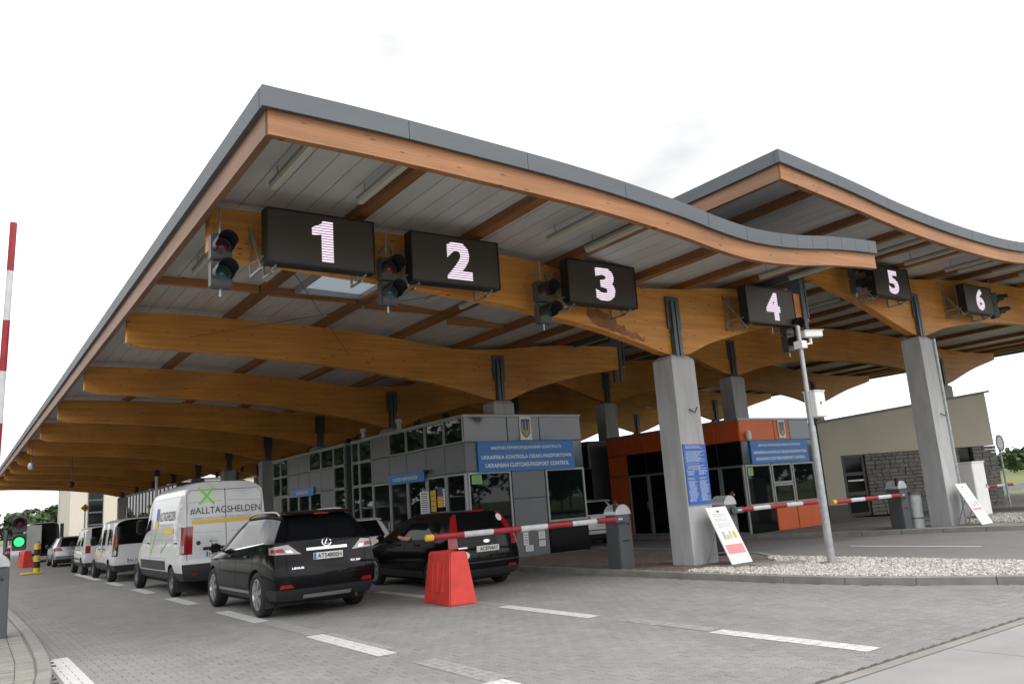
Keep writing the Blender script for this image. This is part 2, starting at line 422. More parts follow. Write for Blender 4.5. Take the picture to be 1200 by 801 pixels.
# --- lane markings follow the stones
def clip(poly, x0, x1, y0, y1):
    for ax, lim, sgn in ((0,x0,1),(0,x1,-1),(1,y0,1),(1,y1,-1)):
        outp = []
        for i in range(len(poly)):
            a = poly[i]; b = poly[(i+1) % len(poly)]
            ia = (a[ax]-lim)*sgn >= 0; ib = (b[ax]-lim)*sgn >= 0
            if ia: outp.append(a)
            if ia != ib:
                t = (lim-a[ax])/(b[ax]-a[ax]); outp.append((a[0]+t*(b[0]-a[0]), a[1]+t*(b[1]-a[1])))
        poly = outp
        if len(poly) < 3: return []
    return poly
def marking(x0, x1, y0, y1, mat, z=0.0035, name='lane_marking'):
    mb = MB()
    for (x, y) in cells:
        if x0-.12 < x < x1+.12 and y0-.1 < y < y1+.1:
            pl = clip([(x+p[0], y+p[1]) for p in shrink(outline, 0.0035)], x0, x1, y0, y1)
            if pl: mb.add([(p[0], p[1], z) for p in pl], [tuple(range(len(pl)))])
    if y1 > 30: mb.add([(x0, max(y0,30), -.006),(x1, max(y0,30), -.006),(x1,y1,-.006),(x0,y1,-.006)], [(0,1,2,3)])
    if mb.f: mb.build(name, mat, road, fix=False)
for (a, b) in ((8.9,11.25),(13.55,15.95),(18.05,20.3),(22.4,24.6),(26.8,29.0),(31.2,37.2)):
    marking(4.12, 4.37, a, b, PAINT)
marking(4.12, 4.37, 5.0, 6.7, PAINT)
for (a, b) in ((4.7,6.68),(8.83,11.08),(13.5,15.7),(18,20.2)):
    marking(7.2, 7.44, a, b, PAINT)
marking(1.14, 1.40, 9.0, 12.85, PAINT)
marking(4.2, 4.48, 6.7, 8.2, PAINTO, 0.003, 'faded_marking'); marking(4.18, 4.46, 11.3, 13.4, PAINTO, 0.003, 'faded_marking')
marking(4.37, 4.5, 9.2, 11.2, PAINTO, 0.003, 'faded_marking')
marking(7.26, 7.5, 6.75, 8.3, PAINTO, 0.003, 'faded_marking'); marking(7.26, 7.5, 11.15, 12.6, PAINTO, 0.003, 'faded_marking')
mb = MB(); mb.add([(17.65,8.6,-.006),(17.8,8.6,-.006),(17.8,11.6,-.006),(17.65,11.6,-.006)], [(0,1,2,3)]); mb.build('lane_marking', PAINT, road, fix=False)

# --- concrete apron in front
apron = None
mb = MB(); mb.box(-14, 46, -14, 4.22, -0.05, -0.006)
apron = kind(mb.build('apron', JOINT), 'structure')
for i in range(-3, 11):
    x0 = -12.4 + 2.52*i + 7.56 - .02
    for (ya, yb) in ((-1.3, 1.75), (1.78, 4.2)):
        mb = MB(); mb.box(x0, x0+2.505, ya, yb, -0.05, 0.0); mb.build('slab', APRON, apron, bevel=0.006)
mb = MB(); mb.box(-0.6, 13.2, 4.235, 4.345, -0.05, -0.001); mb.build('edge_kerb', KERB, road, bevel=0.005)

# --- kerbed islands
def resample(pl, step):
    out_ = [Vector(pl[0])]; acc = 0
    d = []
    for a, b in zip(pl, pl[1:]): d.append((Vector(b)-Vector(a)).length)
    tot = sum(d); n = max(1, int(round(tot/step))); res = []
    for k in range(n+1):
        t = tot*k/n; i = 0
        while i < len(d)-1 and t > d[i]: t -= d[i]; i += 1
        res.append(Vector(pl[i]).lerp(Vector(pl[i+1]), min(1, t/d[i])))
    return res
def kerbs(parent, line, inner_left, h=0.115, w=0.15, step=1.0):
    pts = resample([(p[0], p[1], 0) for p in line], step)
    for a, b in zip(pts, pts[1:]):
        d = (b-a).normalized(); nrm = Vector((-d.y, d.x, 0)) * (1 if inner_left else -1)
        a2 = a + d*.004; b2 = b - d*.004
        mb = MB(); q = [a2, b2, b2+nrm*w, a2+nrm*w]
        mb.prism([(p.x, p.y) for p in q], -.04, h, 'z')
        mb.build('kerb_stone', KERB, parent, bevel=0.012)
kerb_line = [(kerbx(y), y) for y in (4.0,4.6,5.2,5.9,6.6,7.3,8,8.7,9.5,10.5,12,14,16,18,20,30,72)]
isl = [(x, y) for x, y in kerb_line] + [(15.75,72),(15.75,17.4),(14.98,12.1),(14.3,11.1),(14.3,4.0)]
isl_in = [(x+.12, y) for x, y in kerb_line] + [(15.65,72),(15.65,17.4),(14.88,12.1),(14.2,11.1),(14.2,4.0)]
mb = MB(); mb.prism(isl_in, -0.04, 0.092, 'z')
pav1 = kind(mb.build('pavement', M('island_asphalt', (0.15, 0.14, 0.13), .9, var=.2, scale=2)), 'structure')
kerbs(pav1, [p for p in kerb_line if p[1] < 26], False)
kerbs(pav1, [(14.3,4.0),(14.3,11.1),(14.98,12.1),(15.75,17.4),(15.75,24)], True)
# red brick field round the column
mb = MB(); rng = random.Random(5)
y = 10.9
while y < 18.2:
    x = 11.45 + (0.1 if int(round(y*10)) % 2 else 0)
    while x < 14.1 + max(0, min(1.2, (y-13.6)*.35)):
        if x > kerbx(y)+.25 and not (11.2 < x < 15.3 and y > 18.25):
            h = 0.1 + rng.uniform(0, .004)
            mb.frustum((x, y), (.098,.048), (.094,.044), .07, h)
        x += 0.2
    y += 0.1
kind(mb.build('brick_paving', REDPAV, pav1, fix=False), 'stuff')
# left island
lk = [(-0.9,8.4),(-0.1,8.42),(0.45,8.75),(0.86,9.5),(1.04,10.8),(1.13,12.3),(1.18,14),(1.2,16),(1.19,18),(1.17,20),(1.13,24),(1.1,30)]
mb = MB(); mb.prism([(x-.1 if y > 8.5 else x, y+.05) for x, y in lk] + [(-6,30),(-6,8.45)], -.04, 0.085, 'z')
pav0 = kind(mb.build('pavement', paver_mat('pale_paving_bed', (0.2, 0.19, 0.17), 'object')), 'structure')
kerbs(pav0, lk, True, h=.12)
lp = MB().frustum((0,0), (.0975,.0975), (.092,.092), 0.05, 0.0).mesh('paver', LPAVE)
lp = MB(); lp.frustum((0,0), (.098,.048), (.094,.044), -0.03, 0.0); lpm = lp.mesh('paver', LPAVE)
rng = random.Random(9); cnt = 0
y = 9.2
while y < 24:
    for i in range(7):
        x = lkerbx(y) - .275 - i*.2
        if x < -0.6: break
        if to_px((x+.1, y, .1))[0] < -6 or to_px((x, y, .1))[1] > 812: continue
        if cnt > 296: break
        o = obj('paver', lpm, pav0); o.location = (x, y, .105 + rng.uniform(-.003, .003)); o.rotation_euler = (rng.uniform(-.02,.02), rng.uniform(-.02,.02), 0); cnt += 1
    y += 0.102
# island two (round second column) and the pavement of the far building
k2 = [(19.75,34),(19.75,20),(19.8,16.2),(20.3,14.2),(21.1,12.3),(22.1,9.8),(23.0,7.8),(24.2,6.0),(26,5.4)]
mb = MB(); mb.prism([(x+.1, y) for x, y in k2] + [(27.6,6.2),(27.8,10),(27.8,34)], -.04, .092, 'z')
pav2 = kind(mb.build('pavement', M('island_paving', (0.2, 0.19, 0.18), .9, var=.15, scale=2)), 'structure')
kerbs(pav2, k2[:-1], True)
mb = MB(); mb.prism([(25.5,30),(30.2,20.5),(30.9,15.6),(31.5,11),(46,11),(46,60),(25.5,60)], -.03, .1, 'z')
pav3 = kind(mb.build('pavement', M('yard_paving', (0.22, 0.21, 0.2), .9, var=.15, scale=2)), 'structure')
kerbs(pav3, [(29.8,21.5),(30.85,15.6),(31.4,11)], True, h=.13)

# --- white gravel
GRAV = paver_mat('white_gravel', (0.48, 0.455, 0.425), 'island', .38)
def gravel(parent, region, n, seed):
    r = random.Random(seed); V = []; F = []
    k = 0
    while k < n:
        x, y = region(r)
        if x is None: continue
        s = r.uniform(.016, .034); a = r.uniform(0, 6.28); z = .092 + r.uniform(0, .03); fl = r.uniform(.5, .9)
        ca, sa = math.cos(a), math.sin(a); o = len(V)
        for (px, py, pz) in ((1,0,0),(.3,.9,.1),(-.9,.5,-.1),(-.7,-.8,.1),(.5,-.9,-.05),(.1,0,1),(0,.1,-1)):
            px *= r.uniform(.7, 1.2); py *= r.uniform(.7, 1.2)
            V.append((x+s*(px*ca-py*sa), y+s*(px*sa+py*ca), z+s*fl*pz))
        for i in range(5): F.append((o+i, o+(i+1) % 5, o+5)); F.append((o+(i+1) % 5, o+i, o+6))
        k += 1
    me = bpy.data.meshes.new('gravel'); me.from_pydata(V, [], F); me.materials.append(GRAV)
    return kind(obj('gravel', me, parent), 'stuff')
def reg1(r):
    x = r.uniform(11.3, 14.18); y = r.uniform(4.3, 11.1)
    if x < kerbx(y)+.17 or y > 10.55+.5*math.sin(x*2.3)+.12*(x-12) or (12.1 < x < 12.9 and 10.1 < y): return None, None
    return x, y
g1 = gravel(pav1, reg1, 15000, 1)
mb = MB(); mb.prism([(kerbx(q)+.16, q) for q in (4.6,5.2,5.9,6.6,7.3,8,8.7,9.5,10.5)] + [(14.15,10.5),(14.15,4.6)], .08, .0935, 'z'); mb.build('gravel_bed', M('gravel_bed', (0.42,0.4,0.37), .95, var=.3, scale=30), pav1)
def reg2(r):
    x = r.uniform(23.2, 27.6); y = r.uniform(6.6, 12.6)
    if x < 24.2-(y-6.6)*.18 + .2*math.sin(y*3): return None, None
    return x, y
gravel(pav2, reg2, 7000, 2)
mb = MB(); mb.obox((12.85, 9.95, .125), (.5, .22, .018), Matrix.Rotation(-.45, 3, 'Z')); mb.build('drain_cover', KERB, pav1, bevel=.006)

# --- woods far away and across the road behind the viewer
def leafmat(name, c):
    m = M(name, c, 0.8, var=.45, scale=.35)
    return m
LEAF = leafmat('leaves_far', (0.055, 0.085, 0.03)); LEAF2 = leafmat('leaves_dark', (0.035, 0.06, 0.02))
def woodland(name, label, line, hfun, depth, n, leaf, seed, mat):
    r = random.Random(seed); V = []; F = []
    L_ = [Vector((*p, 0)) for p in line]
    tot = sum((b-a).length for a, b in zip(L_, L_[1:])); crowns = []
    k = max(3, int(tot/4.0))
    for i in range(k):
        t = tot*(i+r.random()*.8)/k
        for a, b in zip(L_, L_[1:]):
            d = (b-a).length
            if t <= d: p = a.lerp(b, t/d); break
            t -= d
        nn = (b-a).normalized(); off = Vector((-nn.y, nn.x, 0))*r.uniform(-depth, depth)
        h = hfun(p)*r.uniform(.75, 1.1); crowns.append((p+off, h, h*r.uniform(.28, .45)))
    per = max(40, n//k)
    for (p, h, w) in crowns:
        lob = [(Vector((r.gauss(0,.45)*w, r.gauss(0,.45)*w, h*r.uniform(.25,.85))), w*r.uniform(.35,.7)) for _ in range(9)]
        o = len(V)
        for j in range(6):
            a = j*math.pi/3; V.append((p.x+.14*math.cos(a), p.y+.14*math.sin(a), 0))
        V.append((p.x, p.y, h*.7))
        for j in range(6): F.append((o+j, o+(j+1) % 6, o+6))
        for _ in range(per):
            c, q = r.choice(lob); dv = Vector((r.gauss(0,1), r.gauss(0,1), r.gauss(0,1))).normalized()*q*r.uniform(.55, 1.1)
            c = p + c + dv
            if c.z < .1: continue
            s = leaf*r.uniform(.6, 1.4)
            a = Vector((r.gauss(0,1), r.gauss(0,1), r.gauss(0,.6))).normalized(); b_ = a.cross(dv).normalized() if a.cross(dv).length > .01 else Vector((0,0,1))
            o = len(V)
            V += [tuple(c+a*s), tuple(c+b_*s*.8), tuple(c-a*s*.9), tuple(c-b_*s*.7+dv.normalized()*s*.3)]; F.append((o, o+1, o+2, o+3))
    me = bpy.data.meshes.new(name); me.from_pydata(V, [], F); me.materials.append(mat)
    o = kind(obj(name, me), 'stuff'); o['label'] = label; o['category'] = 'woods'; return o
woodland('far_woodland', 'far green wood on the horizon beyond the parked vans at the left edge', [(-40,215),(0,210),(40,205),(75,215)], lambda p: 8.0, 6, 9000, .8, 1, LEAF)
woodland('field_woodland', 'far green wood behind the grass field at the right edge', [(130,-20),(118,20),(112,38),(150,60),(190,82),(250,110)], lambda p: 4.6, 5, 9000, .5, 2, LEAF)
woodland('unseen_tree_belt', 'unseen tall tree belt added on the left to darken car-side and booth-glass reflections', [(-48,-40),(-50,60),(-42,200)], lambda p: 17.0, 4, 18000, .9, 6, LEAF2)  # out of view, added so glass and car sides mirror something dark
woodland('road_woodland', 'dark trees across the road mirrored in the booth windows', [(25,-42),(47,-41),(56,-40),(75,-42),(110,-45)], lambda p: 4.2 if p.x < 50 else 8.5, 3, 9000, .5, 3, LEAF2)
# ============================================================ CANOPY
YR = [11.85 + 6.85*i for i in range(11)]
YEND = 83.5
ZS1 = [(2.7,6.3),(4.1,6.31),(5.4,6.285),(7.6,6.215),(9.6,6.05),(10.6,5.92),(11.5,5.86),(12.65,5.91),(14,6.06),(15.5,6.17),(17.5,6.22)]
ZB1 = [(2.95,5.62),(3.2,5.52),(4,5.5),(5.7,5.41),(7.8,5.25),(9.35,5.06),(10.66,4.86),(11.85,4.59),(12.35,4.46),(13.0,4.47),(13.7,4.74),(14.7,5.0),(15.8,5.26),(17.6,5.53)]
ZS2h = [(12.6,7.62),(15,7.43),(17,7.23),(19.6,7.11),(22.3,7.13),(25,7.36),(27,7.51),(30.3,7.58)]
ZS2 = ZS2h + [(60.6-x, z) for x, z in ZS2h[-2::-1]]
ZB2h = [(17.5,6.86),(18.1,6.71),(19.55,6.38),(20.7,6.06),(22.3,5.56),(22.9,5.46),(23.5,5.56),(24.3,5.77),(25.9,6.02),(27.4,6.17),(30.3,6.27)]
ZB2 = ZB2h + [(60.6-x, z) for x, z in ZB2h[-2::-1]]
def zs1(x): return sinterp(x, ZS1)
def zs2(x): return sinterp(x, ZS2)
def yf(x): return 8.39 + 0.02*(x-2.7)
TRANSL = bpy.data.materials.new('skylight_sheet'); TRANSL.use_nodes = True
_n = TRANSL.node_tree; _n.nodes.clear(); _o = _n.nodes.new('ShaderNodeOutputMaterial'); _t = _n.nodes.new('ShaderNodeBsdfTranslucent')
_t.inputs[0].default_value = (0.20, 0.235, 0.27, 1); _d = _n.nodes.new('ShaderNodeBsdfDiffuse'); _d.inputs[0].default_value = (.4, .45, .48, 1)
_m = _n.nodes.new('ShaderNodeMixShader'); _m.inputs[0].default_value = 0.4
_n.links.new(_t.outputs[0], _m.inputs[1]); _n.links.new(_d.outputs[0], _m.inputs[2]); _n.links.new(_m.outputs[0], _o.inputs[0])
STAIN = M('stained_wood', (0.30, 0.115, 0.045), .6, var=.35, scale=6)

def beam_mesh(zt, zbp, x0, x1, th, chamfer):
    n = int((x1-x0)/0.3); xs = [x0 + (x1-x0)*i/n for i in range(n+1)]
    mb = MB(); V = []
    for x in xs:
        t = zt(x); b = min(interp_s(x, zbp), t-.2)
        for y in (-th/2, th/2): V += [(x, y, b), (x, y, t)]
    F = []
    for i in range(n):
        a = i*4; b = a+4
        F += [(a, b, b+1, a+1), (a+2, a+3, b+3, b+2), (a+1, b+1, b+3, a+3), (a, a+2, b+2, b)]
    F += [(0,1,3,2), (n*4, n*4+2, n*4+3, n*4+1)]
    mb.add(V, F); return mb.mesh('beam', WOODX)
def interp_s(x, p): return sinterp(x, p)

def canopy(name, label, zs, zbp, x0, x1, bx0, bx1, cols, ctop, purl, nfull, sky=None):
    T = thing(name, label, 'canopy', (x0, yf(x0), 0))
    ox, oy = x0, yf(x0); INV = Vector((-ox, -oy, 0))
    def P(mb, nm, mat, par=T, **k): mb.v = [(a-ox, b-oy, c) for a, b, c in mb.v]; return mb.build(nm, mat, par, **k)
    bmesh_ = beam_mesh(zs, zbp, bx0, bx1, 0.24, 0.2)
    for y in YR:
        o = obj('beam', bmesh_, T); o.location = INV + Vector((0, y, 0))
    # columns, each with its steel bracket
    for cx in cols:
        mb = MB(); mb.frustum((0,0), (.365,.29), (.345,.275), .06, ctop-.07); mb.frustum((0,0), (.345,.275), (.25,.2), ctop-.07, ctop+.02)
        cm = mb.mesh('column', CONC)
        mb = MB()
        for s in (-1, 1):
            y = s*.135
            mb.box(-.21, .19, min(y, y+s*.04), max(y, y+s*.04), ctop+.60, ctop+1.32)
            for xx in (-.11, .02): mb.box(xx, xx+.09, min(y+s*.02, y+s*.09), max(y+s*.02, y+s*.09), ctop-.03, ctop+1.22)
            mb.box(-.14, .14, min(y, y+s*.05), max(y, y+s*.05), ctop-.02, ctop+.64)
            for bz in (.7, .85, 1.0, 1.15):
                for bx in (-.14, .14): mb.box(bx-.014, bx+.014, min(y, y+s*.05), max(y, y+s*.05), ctop+bz-.014, ctop+bz+.014)
        km = mb.mesh('bracket', STEEL)
        for y in YR:
            c = obj('column', cm, T); c.location = INV + Vector((cx, y, 0))
            obj('bracket', km, c)
    # purlins
    ys = [None] + YR
    bays = [(None, YR[0]-.003)] + [(a+.003, b-.003) for a, b in zip(YR, YR[1:])] + [(YR[-1]+.003, YEND-.2)]
    for px in purl:
        z = zs(px)
        for (a, b) in bays:
            a2 = yf(px)+.09 if a is None else a
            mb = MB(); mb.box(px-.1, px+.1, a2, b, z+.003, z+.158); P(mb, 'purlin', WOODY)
    # soffit sheets
    n = int(round((x1-x0-.16)/.333)); w = (x1-x0-.16)/n
    rest = MB(); edges = [None] + YR + [YEND-.1]
    for bi in range(len(edges)-1):
        for i in range(n):
            xa = x0+.08+i*w; xb = xa+w-.013
            spans = [((yf(xa)+.05) if bi == 0 else edges[bi]+.004, edges[bi+1]-.004)]
            if sky and bi == sky[4] and xb > sky[0] and xa < sky[1]:
                spans = [(spans[0][0], sky[2]), (sky[3], spans[0][1])]
            for (ya, yb) in spans:
                za, zb_ = zs(xa), zs(xb)
                q = [(xa,ya,za+.155),(xb,ya,zb_+.155),(xb,yb,zb_+.155),(xa,yb,za+.155),(xa,ya,za+.18),(xb,ya,zb_+.18),(xb,yb,zb_+.18),(xa,yb,za+.18)]
                fs = [(0,3,2,1),(4,5,6,7),(0,1,5,4),(1,2,6,5),(2,3,7,6),(3,0,4,7)]
                if bi < nfull: mb = MB(); mb.add(q, fs); P(mb, 'soffit_panel', SOFF, fix=False)
                else: rest.add(q, fs)
    kind(P(rest, 'soffit_panels', SOFF, fix=False), 'stuff')
    # dark backing + zinc roof sheet above
    N = int((x1-x0)/.6); top = MB(); back = MB()
    cuts = [None, YEND]
    if sky: ysplit = [None, sky[2], sky[3], YEND]
    else: ysplit = [None, YEND]
    xs = sorted(set([x0+(x1-x0)*i/N for i in range(N+1)] + ([sky[0], sky[1]] if sky else [])))
    for a, b in zip(xs, xs[1:]):
        for u, v in zip(ysplit, ysplit[1:]):
            if sky and u == sky[2] and a >= sky[0]-1e-6 and b <= sky[1]+1e-6: continue
            ua, ub = (yf(a)-.02, yf(b)-.02) if u is None else (u, u)
            top.add([(a,ua,zs(a)+.204),(b,ub,zs(b)+.204),(b,v,zs(b)+.204),(a,v,zs(a)+.204)], [(0,1,2,3)])
            back.add([(a,ua+.1,zs(a)+.185),(b,ub+.1,zs(b)+.185),(b,v,zs(b)+.185),(a,v,zs(a)+.185)], [(3,2,1,0)])
    P(top, 'roof_sheet', ZINC, fix=False); P(back, 'roof_deck', BLACK, fix=False)
    # front fascia board and zinc flashing in lengths
    def strip(xa, xb, z0, z1, ya, yb, mat, nm, sub=6):
        mb = MB(); V = []
        for i in range(sub+1):
            x = xa+(xb-xa)*i/sub; z = zs(x); y = yf(x)
            V += [(x, y+ya, z+z0), (x, y+ya, z+z1), (x, y+yb, z+z1), (x, y+yb, z+z0)]
        F = []
        for i in range(sub):
            a = i*4; b = a+4
            for j in range(4): F.append((a+j, a+(j+1) % 4, b+(j+1) % 4, b+j))
        F += [(0,1,2,3), (sub*4+3, sub*4+2, sub*4+1, sub*4)]
        mb.add(V, F); return P(mb, nm, mat)
    strip(x0+.03, x1, -.36, -.045, -.02, .09, FASCX, 'fascia_board', 40)
    xa = x0-.06
    while xa < x1-.05:
        L = 1.0 if xa < x0+9 else .5
        if xa < x0+6: L = 1.9
        xb = min(x1+.02, xa+L)
        strip(xa+.004, xb-.004, -.05, .21, -.085, .02, ZINC, 'flashing', 5)
        xa = xb
    # left and right eaves
    for (xe, sgn) in ((x0, 1), (x1, -1)):
        z = zs(xe)
        ya = yf(xe)+.02; k = 9
        for i in range(k):
            a = ya + (YEND-ya)*i/k; b = ya + (YEND-ya)*(i+1)/k
            mb = MB(); mb.box(min(xe+sgn*.01, xe+sgn*.11), max(xe+sgn*.01, xe+sgn*.11), a+.003, b-.003, z-.36, z-.05); sgn > 0 and P(mb, 'eaves_board', FASCY)
            mb = MB(); mb.box(min(xe-sgn*.06, xe+sgn*.03), max(xe-sgn*.06, xe+sgn*.03), a+.002, b-.002, z-.052, z+.208); P(mb, 'eaves_flashing', ZINC)
    mb = MB(); V = []
    strip_end = MB()
    xs = [x0+(x1-x0)*i/40 for i in range(41)]
    for a, b in zip(xs, xs[1:]):
        strip_end.add([(a,YEND,zs(a)-.36),(b,YEND,zs(b)-.36),(b,YEND,zs(b)+.2),(a,YEND,zs(a)+.2)], [(0,1,2,3)])
    P(strip_end, 'end_board', FASCX, fix=False)
    return T, P

C1, P1 = canopy('canopy', 'low glulam timber canopy with grey zinc edge, carrying signs 1 to 4', zs1, ZB1, 2.72, 15.55, 2.95, 17.6, [12.65], 4.40,
            [5.2, 7.4, 9.55, 11.4, 13.2, 14.9], 3, sky=(5.85, 7.3, 14.2, 16.0, 1))
C2, P2 = canopy('canopy', 'higher timber canopy behind on the right, carrying signs 5 and 6', zs2, ZB2, 12.62, 47.98, 17.5, 43.1, [22.85, 37.65], 5.40,
            [14.5, 16.6, 18.3, 19.6, 21.2, 23.9, 25.9, 28.0, 30.1, 32.2, 34.3, 36.3, 38.4, 40.4, 42.4, 44.5, 46.4], 2)
# skylight and cross members of the low roof
zl = zs1(6.7)
mb = MB(); mb.add([(5.86,14.21,zs1(5.86)+.17),(7.29,14.21,zs1(7.29)+.17),(7.29,15.99,zs1(7.29)+.17),(5.86,15.99,zs1(5.86)+.17)], [(0,1,2,3)]); P1(mb, 'skylight', TRANSL, fix=False)
mb = MB()
for (a, b, c, d) in ((5.8,5.86,14.15,16.05),(7.29,7.3,14.15,16.05)): mb.box(a, b, c, d, zl+.05, zl+.2)
for (c, d) in ((14.15,14.21),(15.99,16.05)): mb.box(5.86, 7.29, c, d, zl+.05, zl+.2)
P1(mb, 'skylight_frame', ALU)
for (a, b) in ((2.85,5.08),(5.32,7.28),(7.52,9.43),(9.67,11.28)):
    for yy in (16.15,):
        mb = MB(); mb.box(a, b, yy, yy+.14, zs1((a+b)/2)-.0, zs1((a+b)/2)+.15); P1(mb, 'crossbeam', FASCX)
# wind-bracing rods in the second bay
mb = MB(); mb.tube([(4.2,12.1,5.75),(8.0,18.4,5.55)], .007, 5); P1(mb, 'brace_rod', STEEL)
mb = MB(); mb.tube([(8.0,12.1,5.6),(4.2,18.4,5.75)], .007, 5); P1(mb, 'brace_rod', STEEL)
# stain below sign 3 on the first beam
mb = MB()
pts = [(10.2,5.17),(10.24,5.3),(10.42,5.28),(10.5,5.32),(10.68,5.22),(10.8,5.2),(10.86,5.1),(10.98,5.12),(11.0,5.02),(11.12,4.98),(11.2,5.0),(11.24,4.9),(11.4,4.86),(11.52,4.88),(11.6,4.8),(11.78,4.72),(11.7,4.68),(11.5,4.74),(11.42,4.72),(11.3,4.78),(11.1,4.79),(11.0,4.85),(10.86,4.84),(10.7,4.9),(10.55,4.92),(10.36,4.98),(10.28,5.08)]
mb.prism(pts, YR[0]-.1225, YR[0]-.119, 'y'); P1(mb, 'water_stain', STAIN)
# hanger posts that carry the higher roof on the ends of the low beams
hp = MB()
for s in (-1, 1):
    hp.box(17.32, 17.46, s*.15-.03, s*.15+.03, 5.1, 7.0); hp.box(17.5, 17.56, s*.15-.03, s*.15+.03, 5.6, 7.0)
hp.box(17.3, 17.58, -.12, .12, 6.24, 6.84)
hp.v = [(a-2.72, b, c) for a, b, c in hp.v]; hpm = hp.mesh('hanger_post', STEEL)
for y in YR: o = obj('hanger_post', hpm, C1); o.location = (0, y-yf(2.72), 0)
RUST = M('rust', (.16,.09,.03), .8, var=.3, scale=30)
for (PP, cx, zz) in ((P1, 12.72, 3.22), (P2, 22.98, 3.15)):
    mb = MB(); mb.tube([(cx-.06,11.56,zz+.03),(cx,11.47,zz-.05),(cx+.07,11.46,zz+.06)], .018, 6); PP(mb, 'hook', RUST)
# downpipe on the second column
mb = MB(); mb.tube([(23.26,11.56,5.36),(23.26,11.56,3.0),(23.26,11.56,.12)], .05, 8); P2(mb, 'downpipe', GALV, smooth=40)

# ------------------------------------------------------------ tube lamps under the roofs
LAMPW = M('lamp_white', (0.50, 0.475, 0.39), .4); LAMPG = M('lamp_grey', (0.25, 0.25, 0.24), .5)
hm = MB(); hm.box(-.06, .06, -.78, .78, .02, .07)
for yy in (-.6, .6): hm.tube([(0,yy,.05),(0,yy,.26)], .008, 5)
HOUS = hm.mesh('lamp_housing', LAMPG)
tm = MB(); tm.prism([(-.055,.02),(-.045,-.035),(0,-.05),(.045,-.035),(.055,.02)], -.77, .77, 'y'); DIFF = tm.mesh('lamp_diffuser', LAMPW)
def tube_lamp(x, y, z, label, group):
    t = thing('tube_lamp', label, 'lamp', (x, y, z-.09), 0, group)
    obj('lamp_housing', HOUS, t); obj('lamp_diffuser', DIFF, t)
baylab = ['ahead of the first beam', 'between first and second beam', 'between second and third beam', 'between third and fourth beam']
for bi, yc in enumerate((9.68, 14.15, 21.0, 27.9)):
    for i, x in enumerate((3.5, 4.82, 8.4, 9.25, 14.15, 15.2)):
        tube_lamp(x, yc, zs1(x), f'{ORD[i]} tube lamp from the left under the low canopy, {baylab[bi]}', 'tube lamps under the low canopy')
for bi, yc in enumerate((9.75, 14.6, 21.4)):
    for i, x in enumerate((18.8, 20.4, 22.5, 23.25, 25.4, 27.2, 29.2)):
        tube_lamp(x, yc, zs2(x), f'{ORD[i]} tube lamp from the left under the higher canopy, {baylab[bi]}', 'tube lamps under the higher canopy')

# ------------------------------------------------------------ LED number boards
LEDP = M('led_panel', (0.06, 0.046, 0.041), .55, var=.12, scale=30)
LEDON = emit('led_lit', (1.0, 0.84, 0.98), 0.64)
def led_sign(d, xc, zc, bx_left=True):
    t = thing('led_sign', f'black LED lane board lit with the number ' + ['one, leftmost on the canopy', 'two', 'three', 'four, right of the front column', 'five', 'six, rightmost in the picture'][d-1], 'sign', (xc, 11.1, zc), 0, 'LED lane number boards')
    mb = MB(); mb.box(-.85, .85, .0, .2, -.41, .41); mb.build('cabinet', LEDP, t, bevel=.008)
    mb = MB()
    for a in (-.87, .85):
        mb.box(a, a+.02, -.01, .22, -.43, .43)
    for c in (-.43, .41): mb.box(-.85, .85, -.01, .22, c, c+.02)
    mb.build('frame', BLACK, t)
    v, f = (([(-.07,-.33),(.12,-.33),(.12,.33),(-.04,.33),(-.07,.27),(-.22,.20),(-.22,.07),(-.07,.10)], [(0,1,2,3,4),(5,6,7,4)]) if d == 1 else fit_text(str(d), .5, .68, bold=.045))
    bm = bmesh.new(); step = .66/16
    allm = bpy.data.meshes.new('digit')
    res = MB()
    for k in range(16):
        z0 = -.33+k*step; z1 = z0+step*.7
        b2 = bmesh.new()
        vs_ = [b2.verts.new((p[0], 0, p[1])) for p in v]
        for q in f:
            try: b2.faces.new([vs_[i] for i in q])
            except ValueError: pass
        bmesh.ops.bisect_plane(b2, geom=b2.verts[:]+b2.edges[:]+b2.faces[:], plane_co=(0,0,z0), plane_no=(0,0,1), clear_inner=True)
        bmesh.ops.bisect_plane(b2, geom=b2.verts[:]+b2.edges[:]+b2.faces[:], plane_co=(0,0,z1), plane_no=(0,0,1), clear_outer=True)
        b2.verts.index_update()
        res.add([(q.co.x+.05, -.006, q.co.z) for q in b2.verts], [tuple(q.index for q in fc.verts) for fc in b2.faces]); b2.free()
    bm.free()
    res.build('digit', LEDON, t, fix=False)
    for s in (-1, 1):
        mb = MB(); x = s*.72
        mb.beam((x,.2,-.5), (x,.62,-.5), .03, .03); mb.beam((x,.3,-.5), (x,.3,.35), .03, .03); mb.beam((x,.6,-.5), (x,.6,.3), .03, .03); mb.beam((x,.3,-.48),(x,.62,.25),.025,.025)
        mb.beam((x, .05,-.45), (x,.3,-.5), .03, .03)
        mb.build('bracket', GALV, t)
    if bx_left:
        mb = MB()
        mb.beam((-.92,.08,-.5), (-.92,.62,-.5), .03, .03); mb.beam((-.92,.08,-.5), (-.92,.62,.28), .03, .03); mb.beam((-.92,.6,-.5), (-.92,.6,.34), .03, .03); mb.beam((-.92,.6,-.3),(-.85,.1,-.3),.03,.03)
        mb.build('stay', GALV, t)
for d, x, z in ((1,4.47,5.745),(2,6.86,5.705),(3,10.15,5.615),(4,15.28,5.59),(5,20.68,6.70),(6,25.5,6.62)): led_sign(d, x, z)

